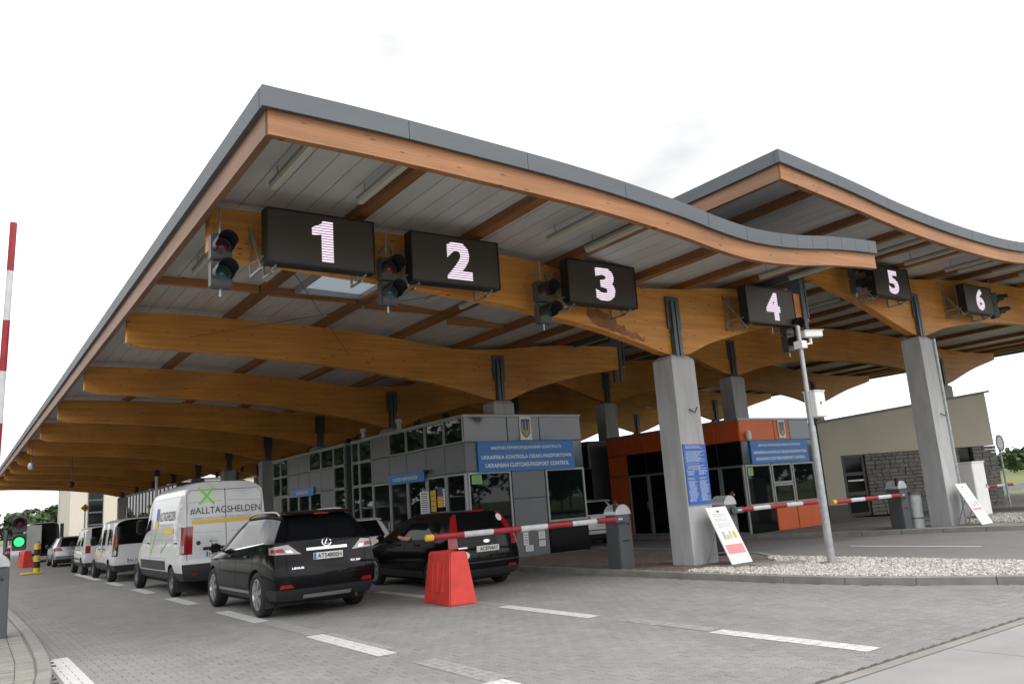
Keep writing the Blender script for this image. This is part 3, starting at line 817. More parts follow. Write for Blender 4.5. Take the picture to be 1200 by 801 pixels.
# ------------------------------------------------------------ traffic lights on the first beams
LRED = M('dead_red_lens', (0.12, 0.03, 0.045), .2); LGRN = M('dead_green_lens', (0.03, 0.09, 0.10), .2)
THOUS = M('signal_grey', (0.07, 0.075, 0.08), .5)
def signal(label, loc, rz=0.0, rod=True, mats=(LRED, LGRN), group='lane traffic lights', long_rod=.42, back=.35):
    t = thing('traffic_light', label, 'traffic light', loc, rz, group)
    mb = MB(); mb.box(-.15, .15, -.02, .16, .012, .40); mb.box(-.15, .15, -.02, .16, -.40, -.012); mb.build('housing', THOUS, t, bevel=.02, seg=2)
    for s, mt in ((.21, mats[0]), (-.2, mats[1])):
        mb = MB(); mb.lathe([(0,-.05),(.06,-.045),(.105,-.02)], 20, 'y', (0,0,s)); mb.build('lens', mt, t, smooth=60)
        mb = MB(); mb.lathe([(.138,-.36),(.146,-.36),(.14,-.02),(.13,-.02)], 22, 'y', (0,0,s), a0=R_(-35), a1=R_(215))
        mb.v = [(x, y if (z-s) > -.02 or y > -.1 else y*.55, z) for x, y, z in mb.v]
        mb.build('visor', BLACK, t, smooth=50)
    if rod:
        mb = MB(); mb.tube([(0,.08,.4),(0,.08,.4+long_rod)], .02, 8); mb.tube([(0,.08,-.4),(0,.08,-.52)], .018, 8)
        mb.beam((0,.08,.62),(0.05,back+.1,.62),.04,.04); mb.build('mounting_rod', GALV, t)
    return t
signal('traffic light on the corner of the low canopy, left of the first number board', (3.02, 11.32, 5.33))
signal('traffic light hanging between the first and second number boards', (5.68, 11.32, 5.29))
signal('traffic light hanging between the second and third number boards', (8.85, 11.32, 5.2))
signal('traffic light below the fourth number board beside the camera pole', (16.1, 11.3, 5.0))
signal('traffic light just left of the fifth number board', (19.25, 11.25, 6.72))
signal('traffic light at the right side of the sixth number board', (26.75, 11.2, 6.55), R_(50))
for (x, y, z, lb) in ((3.1, 45.4, 5.0, 'small lamp hanging from a far beam at the left eaves'), (5.6, 52.5, 4.4, 'small dark loudspeaker hanging on a rod under the far beams')):
    t = thing('hanging_lamp', lb, 'lamp', (x, y, z))
    mb = MB(); mb.lathe([(0,-.25),(.14,-.22),(.17,-.05),(.12,.08),(.04,.12)], 12); mb.build('lamp_shade', GALV if z > 4.6 else BLACK, t, smooth=50)
    mb = MB(); mb.tube([(0,0,.1),(0,0,.9 if z > 4.6 else 1.6)], .02, 6); mb.build('rod', STEEL, t)
# ============================================================ BOOTHS
def booth(name, label, x0, y0, x1, y1, h, roofmat):
    t = thing(name, label, 'booth', (x0, y0, 0.0))
    mb = MB(); mb.box(.06, x1-x0-.06, .06, y1-y0-.06, .07, h-.02); mb.build('wall', CLAD, t)
    mb = MB(); mb.box(-.03, x1-x0+.03, -.03, y1-y0+.03, h-.03, h+.05); mb.build('roof', roofmat, t, bevel=.01)
    return t
def cell(t, side, a0, a1, z0, z1, kd, D, g=.012):
    """one facade cell. side: 'f' (front, along x at y=0), 'l' (left, along y at x=0)"""
    def BX(mb, u0, u1, d0, d1, w0, w1):
        # d: distance outwards from facade plane (d=0 plane); positive out
        if side == 'f': mb.box(u0, u1, -d1, -d0, w0, w1)
        else: mb.box(-d1, -d0, u0, u1, w0, w1)
        return mb
    a0 += g; a1 -= g; z0 += g; z1 -= g
    if kd in ('grey', 'orange', 'spandrel', 'darkpanel'):
        mt = {'grey': CLAD, 'orange': ORANGE, 'spandrel': GLASSB, 'darkpanel': GLASSD}[kd]
        mb = BX(MB(), a0, a1, -.07, .012, z0, z1); mb.build('panel', mt, t, bevel=.004)
        return
    fw = .055 if kd != 'slim' else .03
    mb = MB(); BX(mb, a0, a0+fw, -.07, .02, z0, z1); BX(mb, a1-fw, a1, -.07, .02, z0, z1); BX(mb, a0+fw, a1-fw, -.07, .02, z0, z0+fw); BX(mb, a0+fw, a1-fw, -.07, .02, z1-fw, z1)
    fr = mb.build('window' if kd != 'door' else 'door', ALU, t)
    gm = GLASS if kd in ('window', 'slim') else GLASSD
    mb = BX(MB(), a0+fw, a1-fw, -.05, -.018, z0+fw, z1-fw); mb.build('pane', gm, fr)
    if kd == 'door':
        mb = BX(MB(), a0+fw+.03, a0+fw+.06, .02, .06, 1.0, 1.25); mb.build('handle', CHROME, fr)

def text_rows(mb, rows, origin, u, w):
    for (txt, cx, cz, wd, ht, bold) in rows:
        v, f = fit_text(txt, wd, ht, bold)
        o = Vector(origin) + Vector(u)*cx + Vector(w)*cz
        mb.add(place2d(v, o, u, w), f)

def sign_board(label, loc, wdt, hgt, rows, facing='f', group=None):
    t = thing('booth_sign', label, 'sign', loc, 0, group)
    mb = MB()
    if facing == 'f': mb.box(0, wdt, -.045, 0, 0, hgt)
    else: mb.box(-.045, 0, -wdt, 0, 0, hgt)
    mb.build('board', BLUE, t, bevel=.004)
    for rw in rows:
        mb = MB()
        if facing == 'f': text_rows(mb, [rw], (0,-.048,0), (1,0,0), (0,0,1))
        else: text_rows(mb, [rw], (-.048,0,0), (0,-1,0), (0,0,1))
        kind(mb.build('lettering', PRINT, t, fix=False), 'stuff')
    return t

GOLD = M('emblem_gold', (0.55, 0.42, 0.08), .4); EBLUE = M('emblem_blue', (0.03, 0.07, 0.25), .4)
def emblem(label, loc, s=1.0):
    t = thing('emblem_plate', label, 'emblem', loc)
    mb = MB(); mb.box(-.2*s, .2*s, -.02, .0, -.33*s, .33*s); mb.build('plate', WHITE, t)
    sh = [(-.15,.26),(.15,.26),(.15,-.12),(.1,-.2),(0,-.28),(-.1,-.2),(-.15,-.12)]
    mb = MB(); mb.prism([(x*s, z*s) for x, z in sh], -.024, -.0195, 'y'); mb.build('shield', EBLUE, t)
    mb = MB()
    for pl in ([(-.012,.2),(0,.24),(.012,.2),(.018,-.05),(.03,-.18),(0,-.24),(-.03,-.18),(-.018,-.05)],
               [(-.12,.2),(-.095,.17),(-.09,-.02),(-.05,-.08),(-.02,-.1),(-.02,-.13),(-.07,-.12),(-.12,-.09)],
               [(.12,.2),(.12,-.09),(.07,-.12),(.02,-.13),(.02,-.1),(.05,-.08),(.09,-.02),(.095,.17)],
               [(-.1,-.12),(-.06,-.13),(0,-.2),(.06,-.13),(.1,-.12),(.05,-.2),(0,-.25),(-.05,-.2)]):
        mb.prism([(x*s, z*s) for x, z in pl], -.028, -.0235, 'y')
    mb.build('trident', GOLD, t)

# --- grey booth beside the black estate car
BX0, BY0, BX1, BH = 11.2, 18.33, 15.28, 3.96
B1 = booth('control_booth', 'grey panelled control booth with large front windows beside the queue', BX0, BY0, BX1, 25.75, BH, ALU)
for (a, b) in ((0,1.43),(1.43,2.55),(2.55,4.08)): cell(B1, 'f', a, b, 3.25, 3.95, 'spandrel', 0)
for (a, b, k) in ((0,.4,'grey'),(.4,1.43,'grey'),(1.43,2.55,'grey'),(2.55,3.65,'grey'),(3.65,4.08,'spandrel')): cell(B1, 'f', a, b, 2.46, 3.25, k, 0)
cell(B1, 'f', .05, 1.46, .75, 2.46, 'window', 0); cell(B1, 'f', .05, 1.46, .1, .75, 'grey', 0)
for (a, b) in ((1.67,2.46),(.9,1.67),(.1,.9)): cell(B1, 'f', 1.48, 2.62, a, b, 'grey', 0)
cell(B1, 'f', 2.64, 4.08, .95, 2.46, 'window', 0); cell(B1, 'f', 2.64, 4.08, .1, .95, 'darkpanel', 0)
SIDE = [0, 1.04, 2.14, 3.34, 4.51, 5.78, 6.8, 7.42]
for i, (a, b) in enumerate(zip(SIDE, SIDE[1:])):
    cell(B1, 'l', a, b, 3.25, 3.95, 'grey' if i == 4 else 'slim', 0)
    cell(B1, 'l', a, b, 2.46, 3.25, 'grey' if i < 5 else 'slim', 0)
    cell(B1, 'l', a, b, .1, 2.46, ['window','window','window','door','door','slim','slim'][i], 0)
mb = MB(); mb.box(.02, 3.9, .0, 7.4, .0, .1); mb.build('plinth', KERB, B1)
B1b = booth('control_booth', 'far grey control booth block behind the dark SUV roof', BX0, 26.35, BX1, 34.0, BH, ALU)
S2 = [0, 1.0, 2.2, 3.4, 4.6, 5.8, 6.7, 7.65]
for i, (a, b) in enumerate(zip(S2, S2[1:])):
    cell(B1b, 'l', a, b, 3.25, 3.95, 'slim' if i in (0,1,2,5,6) else 'grey', 0)
    cell(B1b, 'l', a, b, 2.46, 3.25, 'slim' if i in (0,5,6) else 'grey', 0)
    cell(B1b, 'l', a, b, .1, 2.46, ['slim','grey','window','door','window','window','grey'][i], 0)
B1c = booth('glass_booth', 'dark glazed booth at the far end behind the white vans', BX0, 52.0, BX1, 69.0, 4.1, STEEL)
for i in range(14):
    cell(B1c, 'l', i*1.2+.05, i*1.2+1.2, 2.3, 4.05, 'slim', 0); cell(B1c, 'l', i*1.2+.05, i*1.2+1.2, .1, 2.3, 'darkpanel', 0)
# signs, emblem, notices, roof bits
LINES = ['МИТНО-ПРИКОРДОННИЙ КОНТРОЛЬ', 'UKRAIŃSKA KONTROLA CELNO-PASZPORTOWA', 'UKRAINIAN CUSTOMS-PASSPORT CONTROL']
rows3 = lambda w, h: [(LINES[0], w*.5, h*.79, w*.74, h*.15, .03), (LINES[1], w*.5, h*.5, w*.94, h*.165, .03), (LINES[2], w*.5, h*.21, w*.87, h*.14, .03)]
sign_board('blue three-line customs control sign on the grey booth', (11.58, BY0-.03, 2.43), 3.33, .82, rows3(3.33, .82))
sign_board('small blue sign over the side doors of the grey booth', (BX0-.03, 22.9, 2.36), 2.4, .3, [('ПАСПОРТНИЙ КОНТРОЛЬ', 1.2, .15, 1.6, .14, .03)], 'l')
sign_board('small blue sign on the far grey booth block', (BX0-.03, 31.6, 2.36), 2.4, .3, [('МИТНИЙ КОНТРОЛЬ', 1.2, .15, 1.3, .14, .03)], 'l')
emblem('white plate with blue and gold trident shield on the grey booth', (13.25, BY0-.02, 3.61))
def notice(label, loc, w, h, col, lines, facing='l', group='notices on the booth glass'):
    t = thing('notice', label, 'notice', loc, 0, group)
    mb = MB()
    if facing == 'l': mb.box(-.006, 0, -w/2, w/2, -h/2, h/2)
    else: mb.box(-w/2, w/2, -.006, 0, -h/2, h/2)
    mb.build('sheet', col, t)
    mb = MB(); r = random.Random(len(label))
    for i in range(lines):
        z = h/2 - h*(i+1)/(lines+1); l = w*r.uniform(.3,.42); th = h*.018
        if facing == 'l': mb.box(-.0085, -.006, -l, l, z-th, z+th)
        else: mb.box(-l, l, -.0085, -.006, z-th, z+th)
    kind(mb.build('print', INK if col is not BLUE else PRINT, t), 'stuff')
NB = M('notice_navy', (.03,.06,.2), .5); NG = M('notice_green', (.25,.5,.2), .5)
notice('white paper notice on the booth side glass', (BX0-.025, 20.62, 1.75), .52, .62, WHITE, 9)
notice('plain yellow notice beside the white paper on the booth glass', (BX0-.025, 20.1, 1.78), .3, .58, YEL, 3)
notice('blue and yellow notice on the booth side glass', (BX0-.025, 19.72, 1.74), .28, .3, YEL, 2)
notice('navy notice sheet above the yellow one on the booth glass', (BX0-.025, 19.72, 2.02), .28, .25, NB, 2)
notice('small white notice nearest the booth corner', (BX0-.025, 19.5, 1.85), .1, .5, WHITE, 5)
notice('green notice at the top of the left front window', (11.52, BY0-.03, 2.25), .32, .24, NG, 3, 'f')
for (x, z, w, h, n) in ((12.98,.72,.3,.14,2),(13.0,.46,.17,.34,4),(13.1,.2,.26,.16,2),(13.5,.72,.3,.14,2),(13.55,.52,.22,.2,3),(13.55,.3,.22,.16,3)):
    notice({(12.98,.72):'topmost left white sticker on the lower booth panel',(13.0,.46):'tall left white sticker on the lower booth panel',(13.1,.2):'lowest left white sticker on the lower booth panel',(13.5,.72):'topmost right white sticker on the lower booth panel',(13.55,.52):'middle right white sticker on the lower booth panel',(13.55,.3):'lowest right white sticker on the lower booth panel'}[(x,z)], (x, BY0-.02, z+.12), w, h, WHITE, n, 'f', 'stickers on the lower booth panel')
for (y, lb) in ((22.7, 'near small steel roof vent on the grey booth'), (25.4, 'farther small steel roof vent on the grey booth')):
    t = thing('roof_vent', lb, 'vent', (11.5, y, BH+.05)); mb = MB(); mb.tube([(0,0,0),(0,0,.28)], .06, 10); mb.build('pipe', GALV, t, smooth=40)
    mb = MB(); mb.lathe([(0,.42),(.1,.4),(.1,.28),(0,.26)], 10, 'z'); mb.build('cowl', GALV, t, smooth=40)
t = thing('dome_camera', 'small dark dome camera on the side of the grey booth', 'camera', (BX0-.03, 20.3, 2.62)); mb = MB(); mb.lathe([(0,-.09),(.06,-.06),(.08,0),(.08,.05),(0,.06)], 12, 'z', (-.08,0,0)); mb.build('dome', BLACK, t, smooth=50)
mb = MB(); mb.box(-.08, 0, -.03, .03, .02, .07); mb.build('arm', WHITE, t)

# --- orange booth
OX0, OY0, OX1, OH = 20.02, 16.35, 23.6, 3.6
B2 = booth('control_booth', 'orange and grey control booth between the second and third barriers', OX0, OY0, OX1, 22.6, OH, ALU)
for (a, b, k) in ((0,1.7,'orange'),(1.7,2.5,'orange'),(2.5,3.58,'spandrel')): cell(B2, 'f', a, b, 2.93, 3.58, k, 0)
for (a, b) in ((0,.38),(.38,1.4),(1.4,2.4),(2.4,3.3),(3.3,3.58)): cell(B2, 'f', a, b, 2.2, 2.93, 'spandrel', 0)
cell(B2, 'f', .05, 1.3, .92, 2.2, 'window', 0); cell(B2, 'f', .05, 1.3, .1, .92, 'darkpanel', 0)
cell(B2, 'f', 1.32, 2.36, .92, 1.55, 'window', 0); cell(B2, 'f', 1.32, 2.36, 1.55, 2.2, 'window', 0)
cell(B2, 'f', 2.38, 3.56, .92, 2.2, 'window', 0)
for (a, b) in ((1.32,2.36),(2.38,3.56)): cell(B2, 'f', a, b, .1, .92, 'orange', 0)
for i, (a, b) in enumerate(((0,.95),(.95,2.0),(2.0,3.1),(3.1,4.2),(4.2,5.2),(5.2,6.2))):
    cell(B2, 'l', a, b, 2.93, 3.58, 'orange', 0)
    cell(B2, 'l', a, b, 2.2, 2.93, 'orange' if i == 5 else 'darkpanel', 0)
    cell(B2, 'l', a, b, 1.2 if i == 5 else .1, 2.2, ['window','door','window','window','door','orange'][i], 0)
    if i == 5: cell(B2, 'l', a, b, .1, 1.2, 'orange', 0)
mb = MB(); mb.box(.02, 3.5, .02, 6.2, .0, .1); mb.build('plinth', KERB, B2)
B2b = booth('control_booth', 'far orange and grey booth block behind the first barrier post', OX0, 23.6, OX1, 36.0, 3.6, STEEL)
for i in range(10):
    a = i*1.2+.02; k = 'orange' if i in (1,2,5) else 'darkpanel'
    cell(B2b, 'l', a, a+1.2, 2.6, 3.55, 'slim', 0); cell(B2b, 'l', a, a+1.2, .1, 2.6, k, 0)
sign_board('blue three-line customs control sign on the orange booth', (20.38, OY0-.03, 2.2), 2.9, .73, rows3(2.9, .73))
emblem('white plate with trident shield on the orange booth', (22.1, OY0-.02, 3.28), .88)
notice('pale green notice on the left window of the orange booth', (20.28, OY0-.03, 1.98), .25, .25, NG, 2, 'f')
t = thing('dome_camera', 'white dome camera on the front of the orange booth', 'camera', (20.3, OY0-.02, 3.02)); mb = MB(); mb.lathe([(0,-.1),(.07,-.06),(.09,.0),(.09,.1),(.05,.22),(0,.23)], 12, 'z', (0,-.1,0)); mb.build('dome', WHITE, t, smooth=50)
mb = MB(); mb.box(-.03, .03, -.1, 0, .1, .16); mb.build('arm', WHITE, t)

# --- cream building with stone lower wall
CREAM = M('cream_render', (0.50, 0.465, 0.37), .85, var=.05, scale=1, bump=.1, bscale=60)
STONEM = paver_mat('stone_block', (0.20, 0.19, 0.178), 'object', .12)
Pc = Vector((27.85, 18.9, 0)); Qc = Vector((34.35, 15.42, 0)); Lb = (Qc-Pc).length; rzb = math.atan2(Qc.y-Pc.y, Qc.x-Pc.x)
CB = thing('service_building', 'cream rendered building with split stone lower wall at the right', 'building', (Pc.x, Pc.y, .0), rzb)
H0, H1 = 3.72, 4.52
def hz(x): return H0+(H1-H0)*x/Lb
mb = MB()
mb.prism([(0,2.42),(Lb-.02,2.42),(Lb-.02,hz(Lb)),(0,hz(0))], 0, 8, 'y')
mb.box(0, .78, .0, 8, .05, 2.42); mb.box(.78, Lb-.3, .22, 8, .05, 2.42); mb.build('wall', CREAM, CB)
mb = MB(); mb.prism([(-.1,hz(0)),(Lb+.12,hz(Lb)+.02),(Lb+.12,hz(Lb)+.1),(-.1,hz(0)+.08)], -.12, 8.2, 'y'); mb.build('roof', STEEL, CB)
mb = MB(); mb.box(-.01, .78, -.02, .0, .05, .55); mb.build('plinth', M('plinth', (.13,.12,.11), .9, var=.1), CB)
mb = MB()
for (z0, z1) in ((.1,.2),(.85,1.0),(1.62,1.75),(2.32,2.42)): mb.box(.8, 1.72, .02, .1, z0, z1)
for (a, b) in ((.8,.9),(1.62,1.72)): mb.box(a, b, .021, .099, .1, 2.42)
wn = mb.build('window', M('dark_frame', (.05,.05,.052), .5), CB)
for (z0, z1) in ((.2,.85),(1.0,1.62),(1.75,2.32)):
    mb = MB(); mb.box(.9, 1.62, .05, .07, z0, z1); mb.build('pane', GLASSD, wn)
mb = MB(); mb.box(.95, 1.6, .0, .02, 1.4, 1.46); mb.build('handle', WHITE, wn)
r = random.Random(4); z = .06; course = 0
while z < 2.38:
    hgt = r.choice((.13,.15,.17)); hgt = min(hgt, 2.41-z); x = 1.74
    if hgt < .08: break
    while x < Lb-.02:
        wd = r.uniform(.22,.42)
        if x < 5.75 and x+wd > 5.75: wd = 5.75-x
        if 5.74 < x < 6.35: x = 6.35
        wd = min(wd, Lb-x)
        if wd > .04:
            d = r.uniform(0, .035)
            mb = MB(); mb.box(x+.006, x+wd-.006, -.03-d, .2, z+.006, z+hgt-.006); mb.build('stone_block', STONEM, CB, bevel=.012)
        x += wd
    z += hgt; course += 1
mb = MB(); mb.box(5.75, 6.35, .1, .15, .08, 2.4); dr = mb.build('door', GLASSD, CB)
mb = MB(); mb.box(6.22, 6.27, .06, .1, 1.0, 1.15); mb.build('handle', CHROME, dr)

# --- far pale building
FB = thing('far_building', 'pale far building with dark stair glazing beyond the queue', 'building', (15.9, 150, 0))
mb = MB(); mb.box(0, 40, 0, 18, 0, 9.2); mb.build('wall', M('pale_render', (.6,.55,.46), .85, var=.04), FB)
for (a, b, z0, z1) in ((2.6,4.9,.6,8.6),(7.5,9.5,1.0,2.8),(7.5,9.5,5.0,7.0),(11,13,1.0,2.8),(11,13,5,7)):
    mb = MB(); mb.box(a, b, -.12, .0, z0, z1); w = mb.build('window', STEEL, FB)
    k = 4 if z1-z0 > 5 else 1
    for i in range(k):
        mb = MB(); q = (z1-z0)/k; mb.box(a+.12, b-.12, -.14, -.1, z0+i*q+.12, z0+(i+1)*q-.12); mb.build('pane', GLASSD, w)
mb = MB(); mb.box(-.3, 40.3, -.3, 18.3, 9.2, 9.5); mb.build('roof', ZINC, FB)
# ============================================================ STREET FURNITURE
def barrier(label, post, ax0, ax1, z, zg=.1, raised=False, tip=True, seg=.62):
    t = thing('barrier_gate', label, 'barrier', (post[0], post[1], zg))
    w, d, h = .2, .2, 1.08
    mb = MB(); mb.frustum((0,0), (w,d), (w*.97,d*.97), 0, h); mb.build('cabinet', POSTG, t, bevel=.02, seg=2)
    mb = MB(); mb.box(-.215, .215, -.215, .215, 0, .02)
    for sx in (-1, 1):
        for sy in (-1, 1): mb.tube([(sx*.2, sy*.2, .02), (sx*.2, sy*.2, .045)], .012, 6)
    mb.build('base_plate', POSTG, t)
    mb = MB(); prof = [(-.205,h+.004)] + [(-.205*math.cos(a), h+.02+.2*math.sin(a)) for a in [math.pi*i/12 for i in range(13)]] + [(.205,h+.004)]
    mb.prism(prof, -.2, .2, 'y'); mb.build('cap', CAPG, t, bevel=.012, smooth=40)
    mb = MB(); mb.box(-.07, .07, -.212, -.198, .55, .58); mb.lathe([(0,-.215),(.02,-.212),(.02,-.2)], 10, 'y', (.1,0,.9)); mb.build('lock', BLACK, t)
    s = -1 if ax1 < ax0 else 1
    mb = MB(); mb.tube([(s*.02,-.27,z-zg),(s*.02,-.19,z-zg)], .08, 12); mb.beam((s*.02,-.25,z-zg),(s*.32,-.25,z-zg) if not raised else (s*.02-.11,-.25,z-zg+.3),.06,.13); mb.build('hub', STEEL, t, smooth=40)
    # red signal lamp on a stalk
    mb = MB(); mb.box(s*.16-.035, s*.16+.035, -.16, -.09, h+.0, h+.30); lp = mb.build('lamp_box', BLACK, t, bevel=.01)
    mb = MB(); mb.lathe([(0,-.04),(.025,-.035),(.034,0)], 14, 'y', (s*.16, -.162, h+.22)); mb.build('lens', REDL, lp, smooth=50)
    # arm
    L = abs(ax1-ax0); arm = bpy.data.objects.new('arm', None)
    if raised: M4 = Matrix.Translation((-.10, -.25, z-zg)) @ Matrix.Rotation(R_(-89.0), 4, 'Y')
    else: M4 = Matrix.Translation((s*.02, -.25, z-zg)) @ Matrix.Rotation(0 if s > 0 else math.pi, 4, 'Z')
    off = abs(ax0-post[0]) if not raised else .2
    def tubex(a, b, r1, mt, nm, par):
        mb = MB(); mb.prism([(r1*.62*math.cos(q), r1*math.sin(q)) for q in [2*math.pi*i/16 for i in range(16)]], a, b, 'x'); mb.xf(M4); return mb.build(nm, mt, par, smooth=40)
    a_ob = tubex(.1, off+L-.002, .052, WHP, 'arm', t)
    k = 0; x = off+L-(.12 if not raised else -.002)
    while x > off+.05:
        b = max(off, x-seg)
        if k % 2 == 0: tubex(b, x, .0545, REDP, 'red_sleeve', a_ob)
        x = b; k += 1
    if tip: tubex(off+L-.11, off+L+.03, .058, YEL if not raised else WHP, 'end_cap', a_ob)
    return t
barrier('closed red and white barrier across the lane of the black estate car', (11.42, 12.74), 11.2, 6.80, 1.11)
barrier('closed barrier whose post stands right of the leaning notice board', (14.52, 12.55), 14.77, 17.78, 1.06)
barrier('closed barrier with its post beside the steel litter bin', (21.44, 12.38), 21.24, 18.1, 1.02)
barrier('far closed barrier beside the stone building at the right', (27.5, 14.2), 27.7, 32.0, .9)
barrier('barrier with its arm raised upright at the left edge', (0.62, 15.55), 0.62, 6.22, 1.1, .1, raised=True, tip=False, seg=.86)

# red plastic road blocks
def block(label, loc, rz=0.0):
    t = thing('road_block', label, 'road block', loc, rz, 'red plastic road blocks')
    prof = [(-.25,0),(.25,0),(.25,.09),(.165,.80),(.15,.86),(-.15,.86),(-.165,.80),(-.25,.09)]
    # body with slanting ends
    mb = MB(); V = []
    ys = [-.5, -.18, .18, .5]
    def ring(yb, yt): return [(x, yb+(yt-yb)*z/.86, z) for x, z in prof]
    rings = [ring(-.52,-.43), ring(-.2,-.16), ring(.2,.16), ring(.52,.43)]
    for q in rings: V += q
    F = [tuple(range(8))] + [tuple(range(24,32))[::-1]]
    for i in range(3):
        for j in range(8): F.append((i*8+j, i*8+(j+1) % 8, (i+1)*8+(j+1) % 8, (i+1)*8+j))
    mb.add(V, F); b = mb.build('body', BLOCKR, t, bevel=.018, seg=2, smooth=50)
    for s in (-1, 1):
        for y in (-.22, 0, .22):
            mb = MB(); q = 0
            mb.obox((s*(.25-.085*(.36)/.71+.004), y*.95, .44), (.014, .035, .24), Matrix.Rotation(-s*math.atan2(.085,.71), 3, 'Y')); mb.build('rib', BLOCKR, b, bevel=.008)
    mb = MB()
    for y in (-.5, -.12, .38): mb.box(-.262, .262, y, y+.13, -.001+.0, .05)
    mb.build('foot', BLOCKR, t, bevel=.008)
    mb = MB(); mb.prism([(-.06,.862),(.06,.862),(.05,.875),(-.05,.875)], -.1, .1, 'y'); mb.build('filler_lid', BLOCKR, t)
block('red plastic water-filled block in front of the black estate car', (7.12, 12.42, 0), R_(-4))
block('small red plastic block far away beside the green traffic light', (3.4, 51.0, -.012), R_(10))

# yellow and black bollard with its loose base
t = thing('striped_post', 'yellow and black striped post standing at the far lane edge', 'post', (3.2, 41.5, -.012))
mb = MB(); mb.lathe([(0,0),(.13,0),(.13,1.24),(.11,1.28),(0,1.28)], 14); pb = mb.build('pole', YEL, t, smooth=40)
for z in (.26, .78): mb = MB(); mb.lathe([(.1325,z),(.1325,z+.26)], 14); mb.build('black_band', BLACK, pb, smooth=40)
mb = MB(); mb.box(-.6, .2, -.3, .3, 0, .08); mb.build('base', YEL, t, bevel=.03)

# green traffic light by the left lane
GREENON = emit('green_lit', (0.05, 1.0, 0.25), 0.9)
t = signal('lit green traffic light by the raised barrier at the left edge', (1.34, 22.3, 1.72), R_(-4), rod=False, mats=(LRED, GREENON), group='free-standing signals')
mb = MB(); mb.tube([(-.27,.14,.1),(-.27,.14,-1.62)], .045, 10); mb.beam((-.27,.14,-.1),(0,.14,-.1),.04,.04); mb.lathe([(0,.06),(.06,.05),(.09,0),(.09,-.02)], 12, 'z', (0,.08,.42)); mb.build('pole', STEEL, t, smooth=40)

# camera pole with white box
t = thing('camera_pole', 'grey steel pole with camera and white box on the gravel', 'pole', (13.17, 9.05, .1))
mb = MB(); mb.tube([(0,0,0),(0,0,1.6),(.0,0,2.5)], [.075,.068,.062], 16); mb.tube([(0,0,2.5),(0,0,4.42)], [.048,.042], 14); mb.lathe([(0,4.45),(.05,4.42)], 12, 'z'); mb.build('pole', GALV, t, smooth=40)
mb = MB(); mb.frustum((0,0), (.25,.25), (.2,.2), -.03, .035); mb.build('footing', KERB, t, bevel=.01)
mb = MB(); mb.box(.0, .31, -.16, .09, 2.66, 3.14); cbx = mb.build('switch_box', WHITE, t, bevel=.012)
mb = MB(); mb.box(.13, .16, -.172, -.158, 2.9, 2.94); mb.build('lock', BLACK, cbx)
mb = MB(); mb.box(-.01,.32,-.17,.1,3.14,3.16); mb.build('lid', WHITE, cbx)
mb = MB(); mb.box(-.08,.08,-.1,.08,3.98,4.12); mb.beam((.06,-.03,4.05),(.27,-.06,4.09),.03,.03); mb.beam((.27,-.06,4.07),(.27,-.06,4.19),.035,.035); mb.build('bracket', WHITE, t)
mb = MB(); q = Matrix.Rotation(R_(-24), 3, 'Z'); mb.obox((.34,-.06,4.27), (.07,.19,.06), Matrix.Rotation(R_(66),3,'Z')); mb.obox((.35,-.06,4.335), (.085,.21,.008), Matrix.Rotation(R_(66),3,'Z')); cm_ = mb.build('camera', WHITE, t, bevel=.008)
d = Matrix.Rotation(R_(66),3,'Z') @ Vector((0,-1,0))
mb = MB(); mb.obox(Vector((.34,-.06,4.27))+d*.191, (.05,.004,.042), Matrix.Rotation(R_(66),3,'Z')); mb.build('glass', BLACK, cm_)

# blue information panel on the first column
PBLUE = M('poster_blue', (0.035, 0.12, 0.42), .4)
t = thing('info_panel', 'tall blue information panel printed in white on the front column', 'sign', (12.665, 11.85-.275, 1.9))
mb = MB(); mb.box(-.338, .338, -.03, -.012, -.62, .62); mb.build('board', PBLUE, t)
PLB = M('print_pale', (0.42, 0.47, 0.68), .5); PRD = M('print_red', (.6,.25,.3), .5)
mb = MB(); r = random.Random(12); z = .575
while z > -.58:
    if r.random() < .86:
        two = z < .12
        for (a, b) in (((-.31,-.02),(.02,.31)) if two else ((-.31,.31),)):
            x = a + (r.uniform(0,.05)); e = b - r.uniform(0, (b-a)*.35)
            while x < e-.02:
                l = min(r.uniform(.03,.11), e-x); mb.box(x, x+l, -.0325, -.03, z-.006, z+.006); x += l+.012
    z -= .021
mb.build('print', PLB, t, fix=False)
mb = MB(); mb.box(-.12,.1,-.0325,-.03,.085,.11); mb.box(-.3,.3,-.0325,-.03,.6,.61); mb.build('red_print', PRD, t)
mb = MB(); mb.box(-.343,.343,-.031,-.011,.62,.628); mb.box(-.343,.343,-.031,-.011,-.628,-.62); mb.build('edge', GALV, t)

